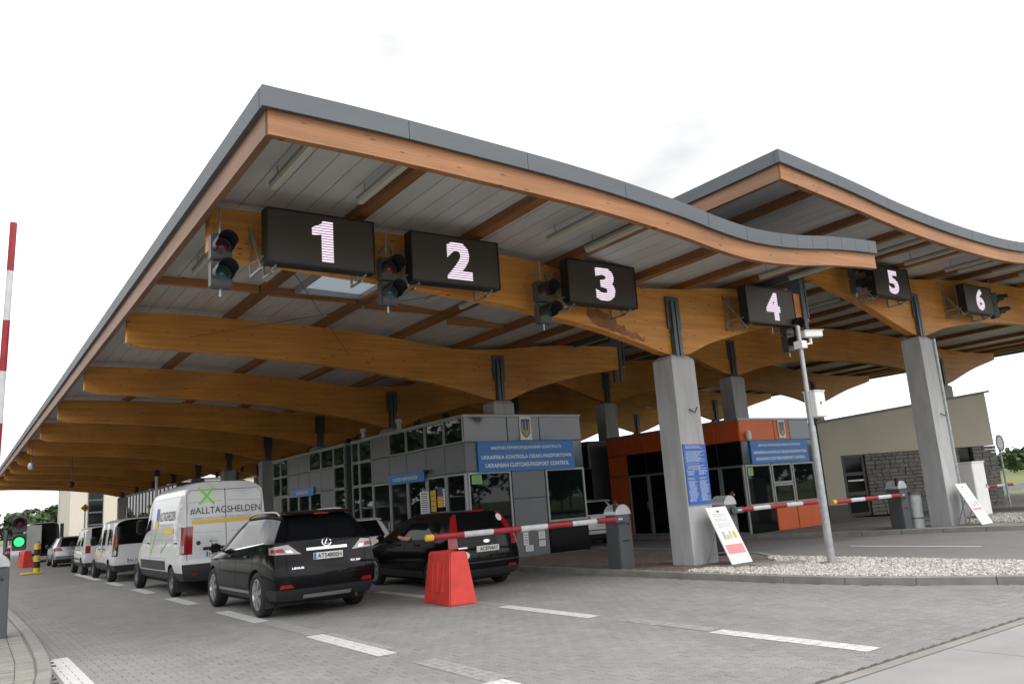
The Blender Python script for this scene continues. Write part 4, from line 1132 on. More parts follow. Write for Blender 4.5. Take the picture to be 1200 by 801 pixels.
# leaning A boards
def aboard(label, loc, rz, lean=26, w=.64, h=1.22, seed=1, alt=False):
    t = thing('notice_board', label, 'board', loc, rz, 'leaning notice boards')
    q = Matrix.Rotation(R_(-lean), 4, 'X')
    mb = MB(); mb.box(-w/2, w/2, -.012, .012, 0, h); mb.xf(q); mb.build('panel', WHITE, t, bevel=.003)
    GR = M('print_grey', (.45,.5,.55), .5); PK = M('print_pink', (.75,.26,.28), .5); BL = M('print_blue', (.3,.4,.62), .5)
    def pr(rects, mt, nm):
        mb = MB()
        for (a, b, c, d) in rects: mb.box(a*w, b*w, -.0145, -.0125, c*h, d*h)
        mb.xf(q); mb.build(nm, mt, t)
    r = random.Random(seed); R1 = []
    for k in range(9):
        zz = .86-.028*k
        if k in (2, 5): continue
        R1.append((-.36+r.uniform(0,.06), .36-r.uniform(0,.12), zz, zz+.008))
    pr(R1, BL if alt else GR, 'text_lines')
    pr([(-.06,.06,.9,.93)], INK, 'crest')
    pr([(-.3,-.16,.42,.56),(.02,.14,.44,.56)], GR, 'picture'); pr([(.2,.34,.43,.55),(-.12,-.02,.42,.5)], YEL if not alt else BL, 'picture')
    pr([(-.42,.42,.17,.33)] if not alt else [(-.4,.4,.34,.4)], PK, 'red_box')
    mb = MB(); mb.beam((-w/2+.03, .03+h*.6*math.sin(R_(lean)), h*.6*math.cos(R_(lean))), (-w/2+.02, .62, 0), .025, .025)
    mb.beam((w/2-.03, .03+h*.6*math.sin(R_(lean)), h*.6*math.cos(R_(lean))), (w/2-.02, .62, 0), .025, .025); mb.beam((-w/2+.03,.5,.2),(w/2-.03,.5,.2),.02,.02); mb.build('stand', GALV, t)
aboard('leaning white notice board with red box before the front column', (12.9, 10.86, .1), R_(2), 25)
aboard('leaning white notice board beside the second column and white cabinet', (22.95, 10.85, .1), R_(2), 26, seed=5, alt=True)

# litter bin, cabinet, road sign, guard rail, far poles and signs
t = thing('litter_bin', 'round steel litter bin at the foot of the second column', 'bin', (22.0, 12.28, .09))
mb = MB(); mb.lathe([(0,0),(.2,0),(.23,.95),(.215,.95),(.2,.5),(0,.48)], 24); mb.build('drum', GALV, t, smooth=40)
mb = MB(); mb.lathe([(.235,.9),(.25,.9),(.25,.98),(.235,.98)], 24); mb.build('rim', STEEL, t, smooth=40)
mb = MB(); mb.lathe([(.214,.25),(.218,.25),(.218,.29),(.214,.29)], 24); mb.build('band', STEEL, t)
t = thing('switch_cabinet', 'tall white electrical cabinet behind the leaning board on the right', 'cabinet', (25.55, 12.3, .09))
mb = MB(); mb.box(-.38, .38, -.25, .25, .1, 1.66); cb_ = mb.build('body', WHITE, t, bevel=.012)
mb = MB(); mb.box(-.4, .4, -.27, .27, 1.66, 1.7); mb.build('lid', WHITE, t)
mb = MB(); mb.box(-.35, .35, -.258, -.25, .14, 1.62); dd = mb.build('door', WHITE, t); mb = MB(); mb.box(.26,.3,-.27,-.258,.9,1.0); mb.build('handle', BLACK, dd)
mb = MB(); mb.box(-.36, .36, -.23, .23, 0, .1); mb.build('plinth', KERB, t)
t = thing('road_sign', 'round road sign on a thin mast beside the stone building', 'sign', (31.3, 13.9, .1))
mb = MB(); mb.tube([(0,0,0),(0,0,2.6)], .035, 8); mb.build('mast', GALV, t, smooth=40)
mb = MB(); mb.lathe([(0,-.02),(.3,-.02),(.3,0),(0,0)], 24, 'y', (0,-.04,2.3)); ds = mb.build('disc', GALV, t)
mb = MB(); mb.lathe([(.24,-.022),(.3,-.022),(.3,-.02)], 24, 'y', (0,-.045,2.3)); mb.build('rim', STEEL, ds)
t = thing('guard_rail', 'low steel guard rail along the field behind the stone building', 'guard rail', (33, 17, 0))
mb = MB(); mb.box(0, 60, -.03, .03, .45, .75); mb.build('rail', GALV, t)
for i in range(0, 16): mb = MB(); mb.box(i*4-.05+.1, i*4+.15, .03, .13, -.05, .7); mb.build('post', GALV, t)
for i, (x, y, hh, lb) in enumerate(((9.9,82,4.0,'small yellow diamond sign right of the silver estate car'),(14.5,88,3.9,'yellow warning sign above the white vans'))):
    t = thing('warning_sign', lb, 'sign', (x, y, 0)); mb = MB(); mb.tube([(0,0,0),(0,0,hh)], .06, 8); mb.build('mast', GALV, t)
    mb = MB(); mb.obox((0,-.08,hh-.3), (.26,.02,.26), Matrix.Rotation(R_(45),3,'Y')); mb.build('plate', YEL, t)
    mb = MB(); mb.obox((0,-.105,hh-.3), (.1,.01,.04), Matrix.Rotation(R_(0),3,'Y')); mb.build('symbol', INK, t)
for i, (x, y, hh, lb) in enumerate(((3.0,120,11,'tall thin light mast on the horizon at the far left'),(12.5,130,11,'light mast on the horizon next to the pale building'),(33.5,22.5,4.6,'thin mast on the field edge beyond the road sign'))):
    t = thing('light_mast', lb, 'mast', (x, y, 0)); mb = MB(); mb.tube([(0,0,0),(0,0,hh)], [.12,.06] if hh > 8 else [.05,.04], 8); mb.build('mast', GALV, t)
    if hh > 8: mb = MB(); mb.beam((-1.2,0,hh),(1.2,0,hh),.3,.2); mb.build('lamp_head', STEEL, t)
# thin grey mast by the vans inside the hall
t = thing('signal_mast', 'thin grey mast rising behind the white van roofs', 'mast', (8.6, 44.5, 0)); mb = MB(); mb.tube([(0,0,0),(0,0,4.2)], .07, 8); mb.build('mast', GALV, t); mb = MB(); mb.lathe([(0,4.5),(.15,4.45),(.18,4.25),(.1,4.15)], 10); mb.build('lamp', BLACK, t)
# ============================================================ VEHICLES
def paint(name, col, metal=0.0, rough=.28, dirt=.08):
    m = M(name, col, rough, metal, var=dirt, scale=2.5, spec=.5 if dirt else .25, coat=.6 if dirt else 0); return m
PBLACK = paint('paint_black', (0.004, 0.004, 0.006), 0, .1, 0); PWHITE = paint('paint_white', (0.64, 0.65, 0.66), 0, .3, .05)
PSILV = paint('paint_silver', (0.38, 0.39, 0.40), .75, .3); PDARK = paint('paint_dark', (0.02, 0.02, 0.022), .1, .3)
CARGL = M('car_glass', (0.006, 0.007, 0.008), .02, spec=.16); TRIM = M('car_trim', (0.022, 0.022, 0.023), .6, var=.1)
WHEELS = {}
def wheel_meshes(r, w, style):
    k = (r, w, style)
    if k in WHEELS: return WHEELS[k]
    rr = r*.68 if style != 'steel' else r*.62
    t = MB(); t.lathe([(rr,-w/2+.02),(rr+.02,-w/2),(r-.045,-w/2-.004),(r-.012,-w/2+.025),(r,-w/2+.05),(r,-.01),(r-.008,0),(r,.01),(r,w/2-.05),(r-.012,w/2-.025),(r-.045,w/2+.004),(rr+.02,w/2),(rr,w/2-.02)], 40, 'x')
    tm = t.mesh('tyre', RUBBER); smooth_by_angle(tm, 50)
    m = MB()  # outward = -x
    m.lathe([(rr+.004,-w/2+.015),(rr-.02,-w/2+.01),(rr-.035,-w/2+.05),(rr-.04,w/2)], 40, 'x')
    if style == 'steel':
        m.lathe([(rr-.03,-w/2+.06),(rr*.7,-w/2+.03),(rr*.45,-w/2+.06),(rr*.25,-w/2+.03),(0,-w/2+.02)], 30, 'x')
    else:
        n = 5 if style == 'five' else 7
        m.lathe([(rr*.28,-w/2+.05),(rr*.24,-w/2+.02),(0,-w/2+.015)], 20, 'x')
        for i in range(n):
            a = 2*math.pi*i/n
            for da in ((-.13,.13) if style != 'five' else (0,)):
                a2 = a+da*.75; wd = .021 if style != 'five' else .038
                p0 = Vector((-w/2+.03, rr*.2*math.cos(a+da*.3), rr*.2*math.sin(a+da*.3))); p1 = Vector((-w/2+.022, (rr-.02)*math.cos(a2), (rr-.02)*math.sin(a2)))
                d = (p1-p0).normalized(); x = Vector((1,0,0)); s_ = d.cross(x).normalized()
                m.obox((p0+p1)/2, (wd, .016, (p1-p0).length/2), Matrix((s_, x, d)).transposed())
    dm = MB(); dm.lathe([(rr-.045,-.0),(0,-.0)], 24, 'x')
    rm = m.mesh('rim', RIM if style != 'steel' else RIMD); smooth_by_angle(rm, 35)
    bm_ = dm.mesh('brake_disc', DARKIN)
    WHEELS[k] = (tm, rm, bm_); return WHEELS[k]

NAMES = {0: 'body', 1: 'window', 2: 'lower_trim', 3: 'tail_lamp', 4: 'reversing_lamp', 5: 'arch_or_dark_hold', 6: 'rear_window', 7: 'pillar_trim', 8: 'bumper'}

def vehicle(D):
    T = thing(D['name'], D['label'], D['cat'], (D['x'], D['y'], D.get('z', 0.0)), 0, D.get('group'))
    hw = D['W']/2; rear = D['rear']; front = D['front']; L = D['L']
    def ry(z): return interp(z, rear)
    def fy(z): return interp(z, front)
    st = D['st']; NR = 12
    V = []; ids = []
    def sec(s):
        y0 = s['y']; top = s.get('top', interp(y0, D['top'])); w = hw*interp(y0, D['plan']); belt = min(s.get('belt', interp(y0, D['belt'])), top-.02)
        zb, zsl, zm, zh = D['zrows']
        zb = interp(y0, D['under']) if 'under' in D else zb
        wr = interp(y0, D['roofw'])*hw; re = top - D.get('drop', .09)*(1 if top-belt > .2 else .3)
        re = max(re, belt+.008)
        pts = [(0,zb),(.45*w,zb),(.8*w,zb),(.93*w,zb+.015),(.985*w,zsl),(w,zm),(.985*w,min(zh,belt-.03)),(.955*w,belt),(wr,re),(.80*wr,top-.025),(.42*wr,top-.002),(0,top)]
        return pts
    def place(s, x, z):
        y = s['y']
        if s.get('r'): y = s['y'] + s['r']*ry(z) + s.get('rc', .0)*D.get('rcurve', .1)*(abs(x)/hw)**2
        if s.get('f'): y = s['y'] + s['f']*(fy(z)-L) - s.get('fc', .0)*.25*(abs(x)/hw)**2
        return (x, y, z)
    secs = []
    for s in st:
        pts = sec(s); ring = []
        for (x, z) in pts: V.append(place(s, x, z)); ring.append(len(V)-1)
        for (x, z) in pts[-2:0:-1]: V.append(place(s, -x, z)); ring.append(len(V)-1)
        ids.append(ring); secs.append(pts)
    F = []; MI = []; NRING = 22
    def row(k): return k if k < 11 else 21-k
    for i in range(len(st)-1):
        for k in range(NRING):
            a = ids[i]; b = ids[i+1]; q = (a[k], a[(k+1) % NRING], b[(k+1) % NRING], b[k])
            F.append(q); MI.append(D['side'](i, row(k)))
    creases = {}
    def cr(a, b, v): creases[(min(a,b), max(a,b))] = v
    def cap(si, rearside):
        ring = ids[si]; s = st[si]; pts = secs[si]
        R = lambda r_: ring[r_]; Lf = lambda r_: ring[(22-r_) % 22]
        lv = []
        for r_ in (3,4,5,6,7,8):
            if r_ == 3: cols = [Lf(3), Lf(2), Lf(1), R(0), R(1), R(2), R(3)]
            elif r_ == 8: cols = [Lf(8), Lf(9), Lf(10), R(11), R(10), R(9), R(8)]
            else:
                x, z = pts[r_]; cols = [Lf(r_)]
                for fr in (-.8,-.43,0,.43,.8): V.append(place(s, x*fr, z + (.0))); cols.append(len(V)-1)
                cols.append(R(r_))
            lv.append(cols)
        for a in range(5):
            for c in range(6):
                q = (lv[a][c], lv[a][c+1], lv[a+1][c+1], lv[a+1][c])
                F.append(q if rearside else q[::-1]); MI.append(D['cap'](a, c) if rearside else (1 if False else 0))
        # crease round the cap
        for r_ in range(3, 8):
            v = D.get('capcrease', .55)
            cr(R(r_), R(r_+1), v); cr(Lf(r_), Lf(r_+1), v)
        for c in range(6): cr(lv[5][c], lv[5][c+1], .7); cr(lv[0][c], lv[0][c+1], .7)
        for c in range(6): cr(lv[4][c], lv[4][c+1], D.get('beltcap', .5))
    cap(0, True); cap(len(st)-1, False)
    for i in range(len(st)-1):
        for r_, v in ((3,.8),(7,D.get('beltcr', .55)),(8,D.get('roofcr', .4))):
            cr(ids[i][r_], ids[i+1][r_], v); cr(ids[i][(22-r_) % 22], ids[i+1][(22-r_) % 22], v)
    me = bpy.data.meshes.new('cage'); me.from_pydata(V, [], F); me.polygons.foreach_set('material_index', MI)
    bm = bmesh.new(); bm.from_mesh(me); bmesh.ops.recalc_face_normals(bm, faces=bm.faces); bm.to_mesh(me); bm.free()
    at = me.attributes.new('crease_edge', 'FLOAT', 'EDGE')
    for e in me.edges:
        k = (min(e.vertices), max(e.vertices)); at.data[e.index].value = creases.get(k, 0.0)
    paintm = D['paint']
    mats = [paintm, CARGL, TRIM, REDL, CLEARL, DARKIN, CARGL, CARGL, D.get('bumpm', TRIM)]
    for q in mats: me.materials.append(q)
    cage = bpy.data.objects.new('cage', me); COL.objects.link(cage)
    sb = cage.modifiers.new('s', 'SUBSURF'); sb.levels = 3 if D.get('hi') else 2; sb.render_levels = sb.levels
    # wheel cutters
    r = D['wr']; ra = r + D.get('gap', .055); ct = MB()
    for y in D['axles']:
        for s in (-1, 1):
            x0, x1 = s*(hw-.30), s*(hw+.12)
            pr = [(y+ra*math.cos(a), r+ra*math.sin(a)) for a in [math.pi*2*i/36 for i in range(36)]]
            ct.prism(pr, min(x0,x1), max(x0,x1), 'x', 0)
    cme = ct.mesh('cut', [DARKIN]); bm = bmesh.new(); bm.from_mesh(cme); bmesh.ops.recalc_face_normals(bm, faces=bm.faces); bm.to_mesh(cme); bm.free()
    cob = bpy.data.objects.new('cut', cme); COL.objects.link(cob)
    bo = cage.modifiers.new('b', 'BOOLEAN'); bo.operation = 'DIFFERENCE'; bo.object = cob; bo.solver = 'EXACT'
    try: bo.material_mode = 'TRANSFER'
    except Exception: pass
    dg = bpy.context.evaluated_depsgraph_get(); dg.update()
    em = cage.evaluated_get(dg).to_mesh()
    if len(em.polygons) < 50:
        cage.modifiers.remove(bo); dg.update(); em = cage.evaluated_get(dg).to_mesh()
    ev = np.array([v.co[:] for v in em.vertices]); polys = [tuple(p.vertices) for p in em.polygons]
    names = [m.name if m else '' for m in em.materials]
    mi = [p.material_index for p in em.polygons]
    cage.evaluated_get(dg).to_mesh_clear()
    # cutter faces may come as an extra slot
    mi = [5 if (m >= len(mats)) else m for m in mi]
    bpy.data.objects.remove(cage); bpy.data.objects.remove(cob)
    bvh = BVHTree.FromPolygons([Vector(p) for p in ev], polys)
    # faces inside wheel arches -> dark
    groups = {}
    for p, m in zip(polys, mi): groups.setdefault(m, []).append(p)
    for m, fs in groups.items():
        comps = [fs]
        if m in (1, 3, 4, 5, 6, 7):
            par = {}
            def find(a):
                while par.setdefault(a, a) != a: par[a] = par[par[a]]; a = par[a]
                return a
            for f in fs:
                for v in f[1:]: par[find(v)] = find(f[0])
            dct = {}
            for f in fs: dct.setdefault(find(f[0]), []).append(f)
            comps = list(dct.values())
        for cf in comps:
            idx = sorted(set(v for f in cf for v in f)); mp_ = {v: i for i, v in enumerate(idx)}
            ms = bpy.data.meshes.new(NAMES[m]); ms.from_pydata(ev[idx].tolist(), [], [tuple(mp_[v] for v in f) for f in cf]); ms.materials.append(mats[m])
            smooth_by_angle(ms, 32); obj(NAMES[m], ms, T)
    # wheels
    tm, rm, bm_ = wheel_meshes(r, D.get('tw', .225), D.get('rim', 'seven'))
    for y in D['axles']:
        for s in (-1, 1):
            e = bpy.data.objects.new('wheel', None); COL.objects.link(e); e.parent = T
            e.location = (s*(hw-D.get('tw', .225)/2-.02), y, r); e.rotation_euler = (random.uniform(0, 6), 0, 0 if s < 0 else math.pi)
            e.empty_display_size = .1
            obj('tyre', tm, e); obj('rim', rm, e); obj('brake_disc', bm_, e)
    # ---- helpers for details on the surface
    def hit_rear(x, z):
        for k in range(14):
            h = bvh.ray_cast(Vector((x, -3, z)), Vector((0,1,0)))
            if h[0] is not None and h[0].y < .75: return (h[0], h[1])
            x *= .985
        return (Vector((x,.1,z)), Vector((0,-1,0)))
    def hit_side(y, z, s=-1):
        h = bvh.ray_cast(Vector((s*4, y, z)), Vector((-s,0,0))); return (h[0], h[1]) if h[0] is not None else (Vector((s*hw,y,z)), Vector((s,0,0)))
    def corner(s):
        def f(th, z):
            t = R_(th); c = Vector((s*hw*.5, .6, z)); o = c + Vector((s*math.sin(t), -math.cos(t), 0))*3
            h = bvh.ray_cast(o, (c-o).normalized())
            return (h[0], h[1]) if h[0] is not None else (c, Vector((0,-1,0)))
        return f
    def hit_top(x, y):
        h = bvh.ray_cast(Vector((x, y, 5)), Vector((0,0,-1))); return (h[0], h[1]) if h[0] is not None else (Vector((x,y,D['H'])), Vector((0,0,1)))
    def ribbon(pts, hit, w, mat, nm, lift=.004, par=T, step=.05):
        P = []
        for (a, b), (c, d) in zip(pts, pts[1:]):
            n = max(1, int(math.hypot(c-a, d-b)/step))
            for i in range(n): P.append((a+(c-a)*i/n, b+(d-b)*i/n))
        P.append(pts[-1]); q = []
        for i, p in enumerate(P):
            a = P[max(0, i-1)]; b = P[min(len(P)-1, i+1)]; dx, dz = b[0]-a[0], b[1]-a[1]; l = math.hypot(dx, dz) or 1; nx, nz_ = -dz/l, dx/l
            for s in (-1, 1):
                h, n_ = hit(p[0]+s*nx*w/2, p[1]+s*nz_*w/2); q.append(tuple(h + n_*lift))
        mb = MB(); mb.add(q, [(2*i, 2*i+1, 2*i+3, 2*i+2) for i in range(len(P)-1)]); return mb.build(nm, mat, par)
    def decal(v, f, cx, cz, hit, mat, nm, lift=.006, mirror=False, par=T):
        q = []
        for (x, z) in v:
            h, n_ = hit(cx+(-x if mirror else x), cz+z); q.append(tuple(h+n_*lift))
        mb = MB(); mb.add(q, f); return mb.build(nm, mat, par, fix=False)
    def plate(z, txt, x=0, strip=True, w=.52):
        h, n_ = hit_rear(x, z); y = h.y-.012
        mb = MB(); mb.box(x-w/2, x+w/2, y-.012, y+.01, z-.056, z+.056); pl = mb.build('licence_plate', PLATE, T, bevel=.004)
        if strip: mb = MB(); mb.box(x-w/2+.004, x-w/2+.045, y-.0145, y-.012, z-.052, z+.052); mb.build('country_band', BLUE, pl)
        v, f = fit_text(txt, w*.82, .075, .02); mb = MB(); mb.add([(p[0]+x+.02, y-.0145, p[1]+z) for p in v], f); mb.build('plate_text', INK, pl, fix=False)
        return y
    def mirrors(y, z, sz=(.11,.09,.085), mat=None):
        for s in (-1, 1):
            h, n_ = hit_side(y, z-.02, s)
            mb = MB(); c = Vector((h.x+s*(sz[0]+.05), y, z+.03))
            mb.box(c.x-sz[0], c.x+sz[0], c.y-sz[1]*.55, c.y+sz[1]*.75, c.z-sz[2], c.z+sz[2]); o = mb.build('mirror', mat or paintm, T, bevel=.05, seg=3, smooth=60)
            mb = MB(); mb.beam((h.x-s*.02, y, z-.03), (c.x-s*sz[0]*.4, y, c.z-sz[2]*.6), .05, .04); mb.build('mirror_arm', BLACK, o)
            mb = MB(); mb.box(c.x-sz[0]*.8, c.x+sz[0]*.8, c.y-sz[1]*.56-.004, c.y-sz[1]*.56, c.z-sz[2]*.75, c.z+sz[2]*.75); mb.build('mirror_glass', CARGL, o)
    def handles(ys, z, mat=None):
        for y in ys:
            for s in (-1, 1):
                h, n_ = hit_side(y, z, s); mb = MB(); mb.box(min(h.x, h.x+s*.035), max(h.x, h.x+s*.035), y-.1, y+.1, z-.017, z+.017); mb.build('door_handle', mat or paintm, T, bevel=.01, seg=2, smooth=60)
    def bothsides(pts, w, mat, nm, lift=.003):
        for s in (-1, 1): ribbon(pts, lambda y, z, s=s: hit_side(y, z, s), w, mat, nm, lift)
    return dict(T=T, corner=corner, rear=hit_rear, side=hit_side, top=hit_top, ribbon=ribbon, decal=decal, plate=plate, mirrors=mirrors, handles=handles, both=bothsides, hw=hw)
GAP = M('panel_gap', (0.004, 0.004, 0.004), .9)
def rect2(w, h): return [(-w/2,-h/2),(w/2,-h/2),(w/2,h/2),(-w/2,h/2)], [(0,1,2,3)]
def disc2(r, n=20, r2=None):
    if r2 is None: return [(r*math.cos(2*math.pi*i/n), r*math.sin(2*math.pi*i/n)) for i in range(n)], [tuple(range(n))]
    v = []; f = []
    for i in range(n):
        a = 2*math.pi*i/n; v += [(r*math.cos(a), r*math.sin(a)), (r2*math.cos(a), r2*math.sin(a))]
    for i in range(n): j = (i+1) % n; f.append((2*i, 2*j, 2*j+1, 2*i+1))
    return v, f
def bar2(a, b, w):
    d = Vector((b[0]-a[0], b[1]-a[1])); n = Vector((-d.y, d.x)).normalized()*w/2
    k = max(2, int(d.length/.06)); v = []
    for i in range(k+1):
        p = Vector(a)+d*i/k; v += [tuple(p+n), tuple(p-n)]
    return v, [(2*i, 2*i+1, 2*i+3, 2*i+2) for i in range(k)]

def patch(v, where, q, mat, nm, lift=.006, nu=8, nv=4):
    if where == 'rear': hit = v['rear']
    elif where[:4] == 'side': hit = (lambda y, z, s=int(where[4:]): v['side'](y, z, s))
    else: hit = v['corner'](int(where[6:]))
    V = []; F = []
    for j in range(nv+1):
        for i in range(nu+1):
            a = i/nu; b = j/nv
            x = (q[0][0]*(1-a)+q[1][0]*a)*(1-b) + (q[3][0]*(1-a)+q[2][0]*a)*b
            z = (q[0][1]*(1-a)+q[1][1]*a)*(1-b) + (q[3][1]*(1-a)+q[2][1]*a)*b
            h, n_ = hit(x, z); V.append(tuple(h+n_*lift))
    for j in range(nv):
        for i in range(nu): o = j*(nu+1)+i; F.append((o, o+1, o+nu+2, o+nu+1))
    mb = MB(); mb.add(V, F); return mb.build(nm, mat, v['T'], smooth=60)

# ---------------- black SUV in front
def suv_side(i, r):
    if r == 7: return {2: 1, 4: 1, 6: 1, 7: 1}.get(i, 7 if i in (3, 5) else 0)
    if r == 3: return 2
    return 0
def suv_cap(a, c):
    if a == 4: return 6 if 1 <= c <= 4 else 0
    if a == 0: return 2
    return 0
SUV = dict(name='suv', label='black SUV with silver roof rails at the head of the middle lane', cat='car', x=5.30, y=13.2, W=1.92, L=4.75, H=1.74, hi=True,
    rear=[(.28,.20),(.40,.06),(.60,.0),(.72,.03),(.86,.08),(1.04,.10),(1.24,.16),(1.60,.50),(1.74,.60)], front=[(.28,4.6),(.5,4.75),(.8,4.7),(1.0,4.4)],
    zrows=(.27,.45,.72,.97), belt=[(0,1.25),(.5,1.24),(1.2,1.20),(2.0,1.15),(3.4,1.06),(4.75,.85)],
    top=[(0,1.70),(.5,1.72),(1.2,1.74),(2.0,1.74),(2.6,1.68),(3.0,1.50),(3.62,1.12),(4.2,1.05),(4.6,.92),(4.75,.72)],
    plan=[(0,.93),(.35,.985),(.9,1.0),(3.6,1.0),(4.3,.94),(4.75,.78)], roofw=[(0,.66),(.6,.70),(1.5,.74),(2.6,.72),(3.2,.78),(3.7,.86),(4.75,.62)],
    st=[dict(y=0,r=1,rc=1,top=1.70),dict(y=.14,r=1,rc=.6,top=1.71),dict(y=.52,r=.55),dict(y=1.14,r=.12),dict(y=1.22,r=.1),dict(y=2.16),dict(y=2.24),dict(y=2.75),dict(y=3.62),dict(y=4.3),dict(y=4.62,f=.5,fc=.5),dict(y=4.75,f=1,fc=1)],
    side=suv_side, cap=suv_cap, paint=PBLACK, axles=(1.03, 3.84), wr=.375, tw=.235, rcurve=.16, gap=.05)
v = vehicle(SUV); T = v['T']
ypl = v['plate'](.965, 'AT5480EH')
v['mirrors'](3.25, 1.12); v['handles']((1.55, 2.55), 1.0)
for pts in ([(2.2,.46),(2.2,1.08)], [(1.2,1.08),(1.2,.85),(1.42,.60),(1.5,.46)], [(3.28,.46),(3.30,1.02)], [(1.5,.46),(3.28,.46)]): v['both'](pts, .010, GAP, 'door_gap')
v['both']([(1.45,.40),(3.35,.40)], .05, SILVER, 'sill_strip', .012)
v['both']([(.7,1.225),(2.0,1.135),(3.45,1.055)], .018, CHROME, 'window_trim', .004)
v['ribbon']([(-.70,1.22),(-.70,.74),(-.6,.66),(.6,.66),(.70,.74),(.70,1.22)], v['rear'], .010, GAP, 'tailgate_gap', .003)
v['ribbon']([(-.36,1.085),(.36,1.085)], v['rear'], .045, CHROME, 'chrome_strip', .014)
d_, f_ = disc2(.07, 24, .056); v['decal']([(x*1.25, z) for x, z in d_], f_, 0, 1.18, v['rear'], CHROME, 'badge_ring', .008)
for a, b in (((.015,.045),(-.03,-.02)), ((-.035,-.022),(.04,-.022))):
    q = bar2(a, b, .016); v['decal'](q[0], q[1], 0, 1.18, v['rear'], CHROME, 'badge_stroke', .009)
tv, tf = fit_text('LEXUS', .19, .032, .03); v['decal'](tv, tf, -.52, .80, v['rear'], CHROME, 'maker_name', .006)
tv, tf = fit_text('RX 350', .19, .032, .03); v['decal'](tv, tf, .50, .84, v['rear'], CHROME, 'model_name', .006)
for s in (-1, 1):
    d_ = [(-.11,-.022),(.11,-.035),(.10,.03),(-.07,.03)]; d_ = [(x*s, z) for x, z in d_]
    v['decal'](d_, [(0,1,2,3)], s*.70, .52, v['rear'], REDL, 'reflector', .008)
    patch(v, 'corner%d' % s, [(-4,1.02),(66,1.04),(70,1.15),(24,1.185)], CLEARL, 'tail_lamp', .008, 16)
    patch(v, 'corner%d' % s, [(30,1.06),(58,1.07),(60,1.12),(34,1.125)], REDL, 'lamp_core', .011, 10)
    patch(v, 'corner%d' % s, [(12,1.045),(26,1.05),(30,1.09),(18,1.095)], CHROME, 'lamp_reflector', .011, 8)
v['ribbon']([(-.42,.345),(.42,.345)], v['rear'], .06, SILVER, 'skid_plate', .02)
v['ribbon']([(-.80,.47),(.80,.47)], v['rear'], .012, GAP, 'bumper_gap', .004)
mb = MB()
for s in (-1, 1):
    xx = s*.60
    pts = []
    for y in (.72,.85,1.1,1.6,2.1,2.4,2.5): h, n_ = v['top'](xx, y); pts.append((xx, y, h.z + (.012 if y in (.72,2.5) else .055)))
    mb.tube(pts, .022, 8)
mb.build('roof_rail', SILVER, T, smooth=50)
mb = MB(); h, _ = v['top'](0, .80)
mb.prism([(.38,h.z-.055),(.40,h.z-.03),(.85,h.z+.012),(.85,h.z-.02)], -.60, .60, 'x'); mb.build('spoiler', PBLACK, T, bevel=.008, smooth=40)
mb = MB(); mb.box(-.13,.13,.368,.39,h.z-.06,h.z-.035); mb.build('brake_light', REDL, T)
h, n_ = v['rear'](0, 1.17); mb = MB(); mb.tube([(0,h.y-.02,1.165),(.1,h.y+.0,1.19),(.42,h.y+.03,1.22)], .011, 6); mb.build('wiper', BLACK, T)
mb = MB(); mb.tube([(.5,.12,.27),(.5,.4,.27)], .03, 10); mb.build('exhaust', BLACK, T)
mb = MB(); mb.box(-.75,.75,.35,4.4,.2,.32); mb.build('underbody', DARKIN, T)
for s in (-1, 1): mb = MB(); mb.box(s*.78-.13, s*.78+.13, .60, .62, .17, .42); mb.build('mud_flap', BLACK, T)

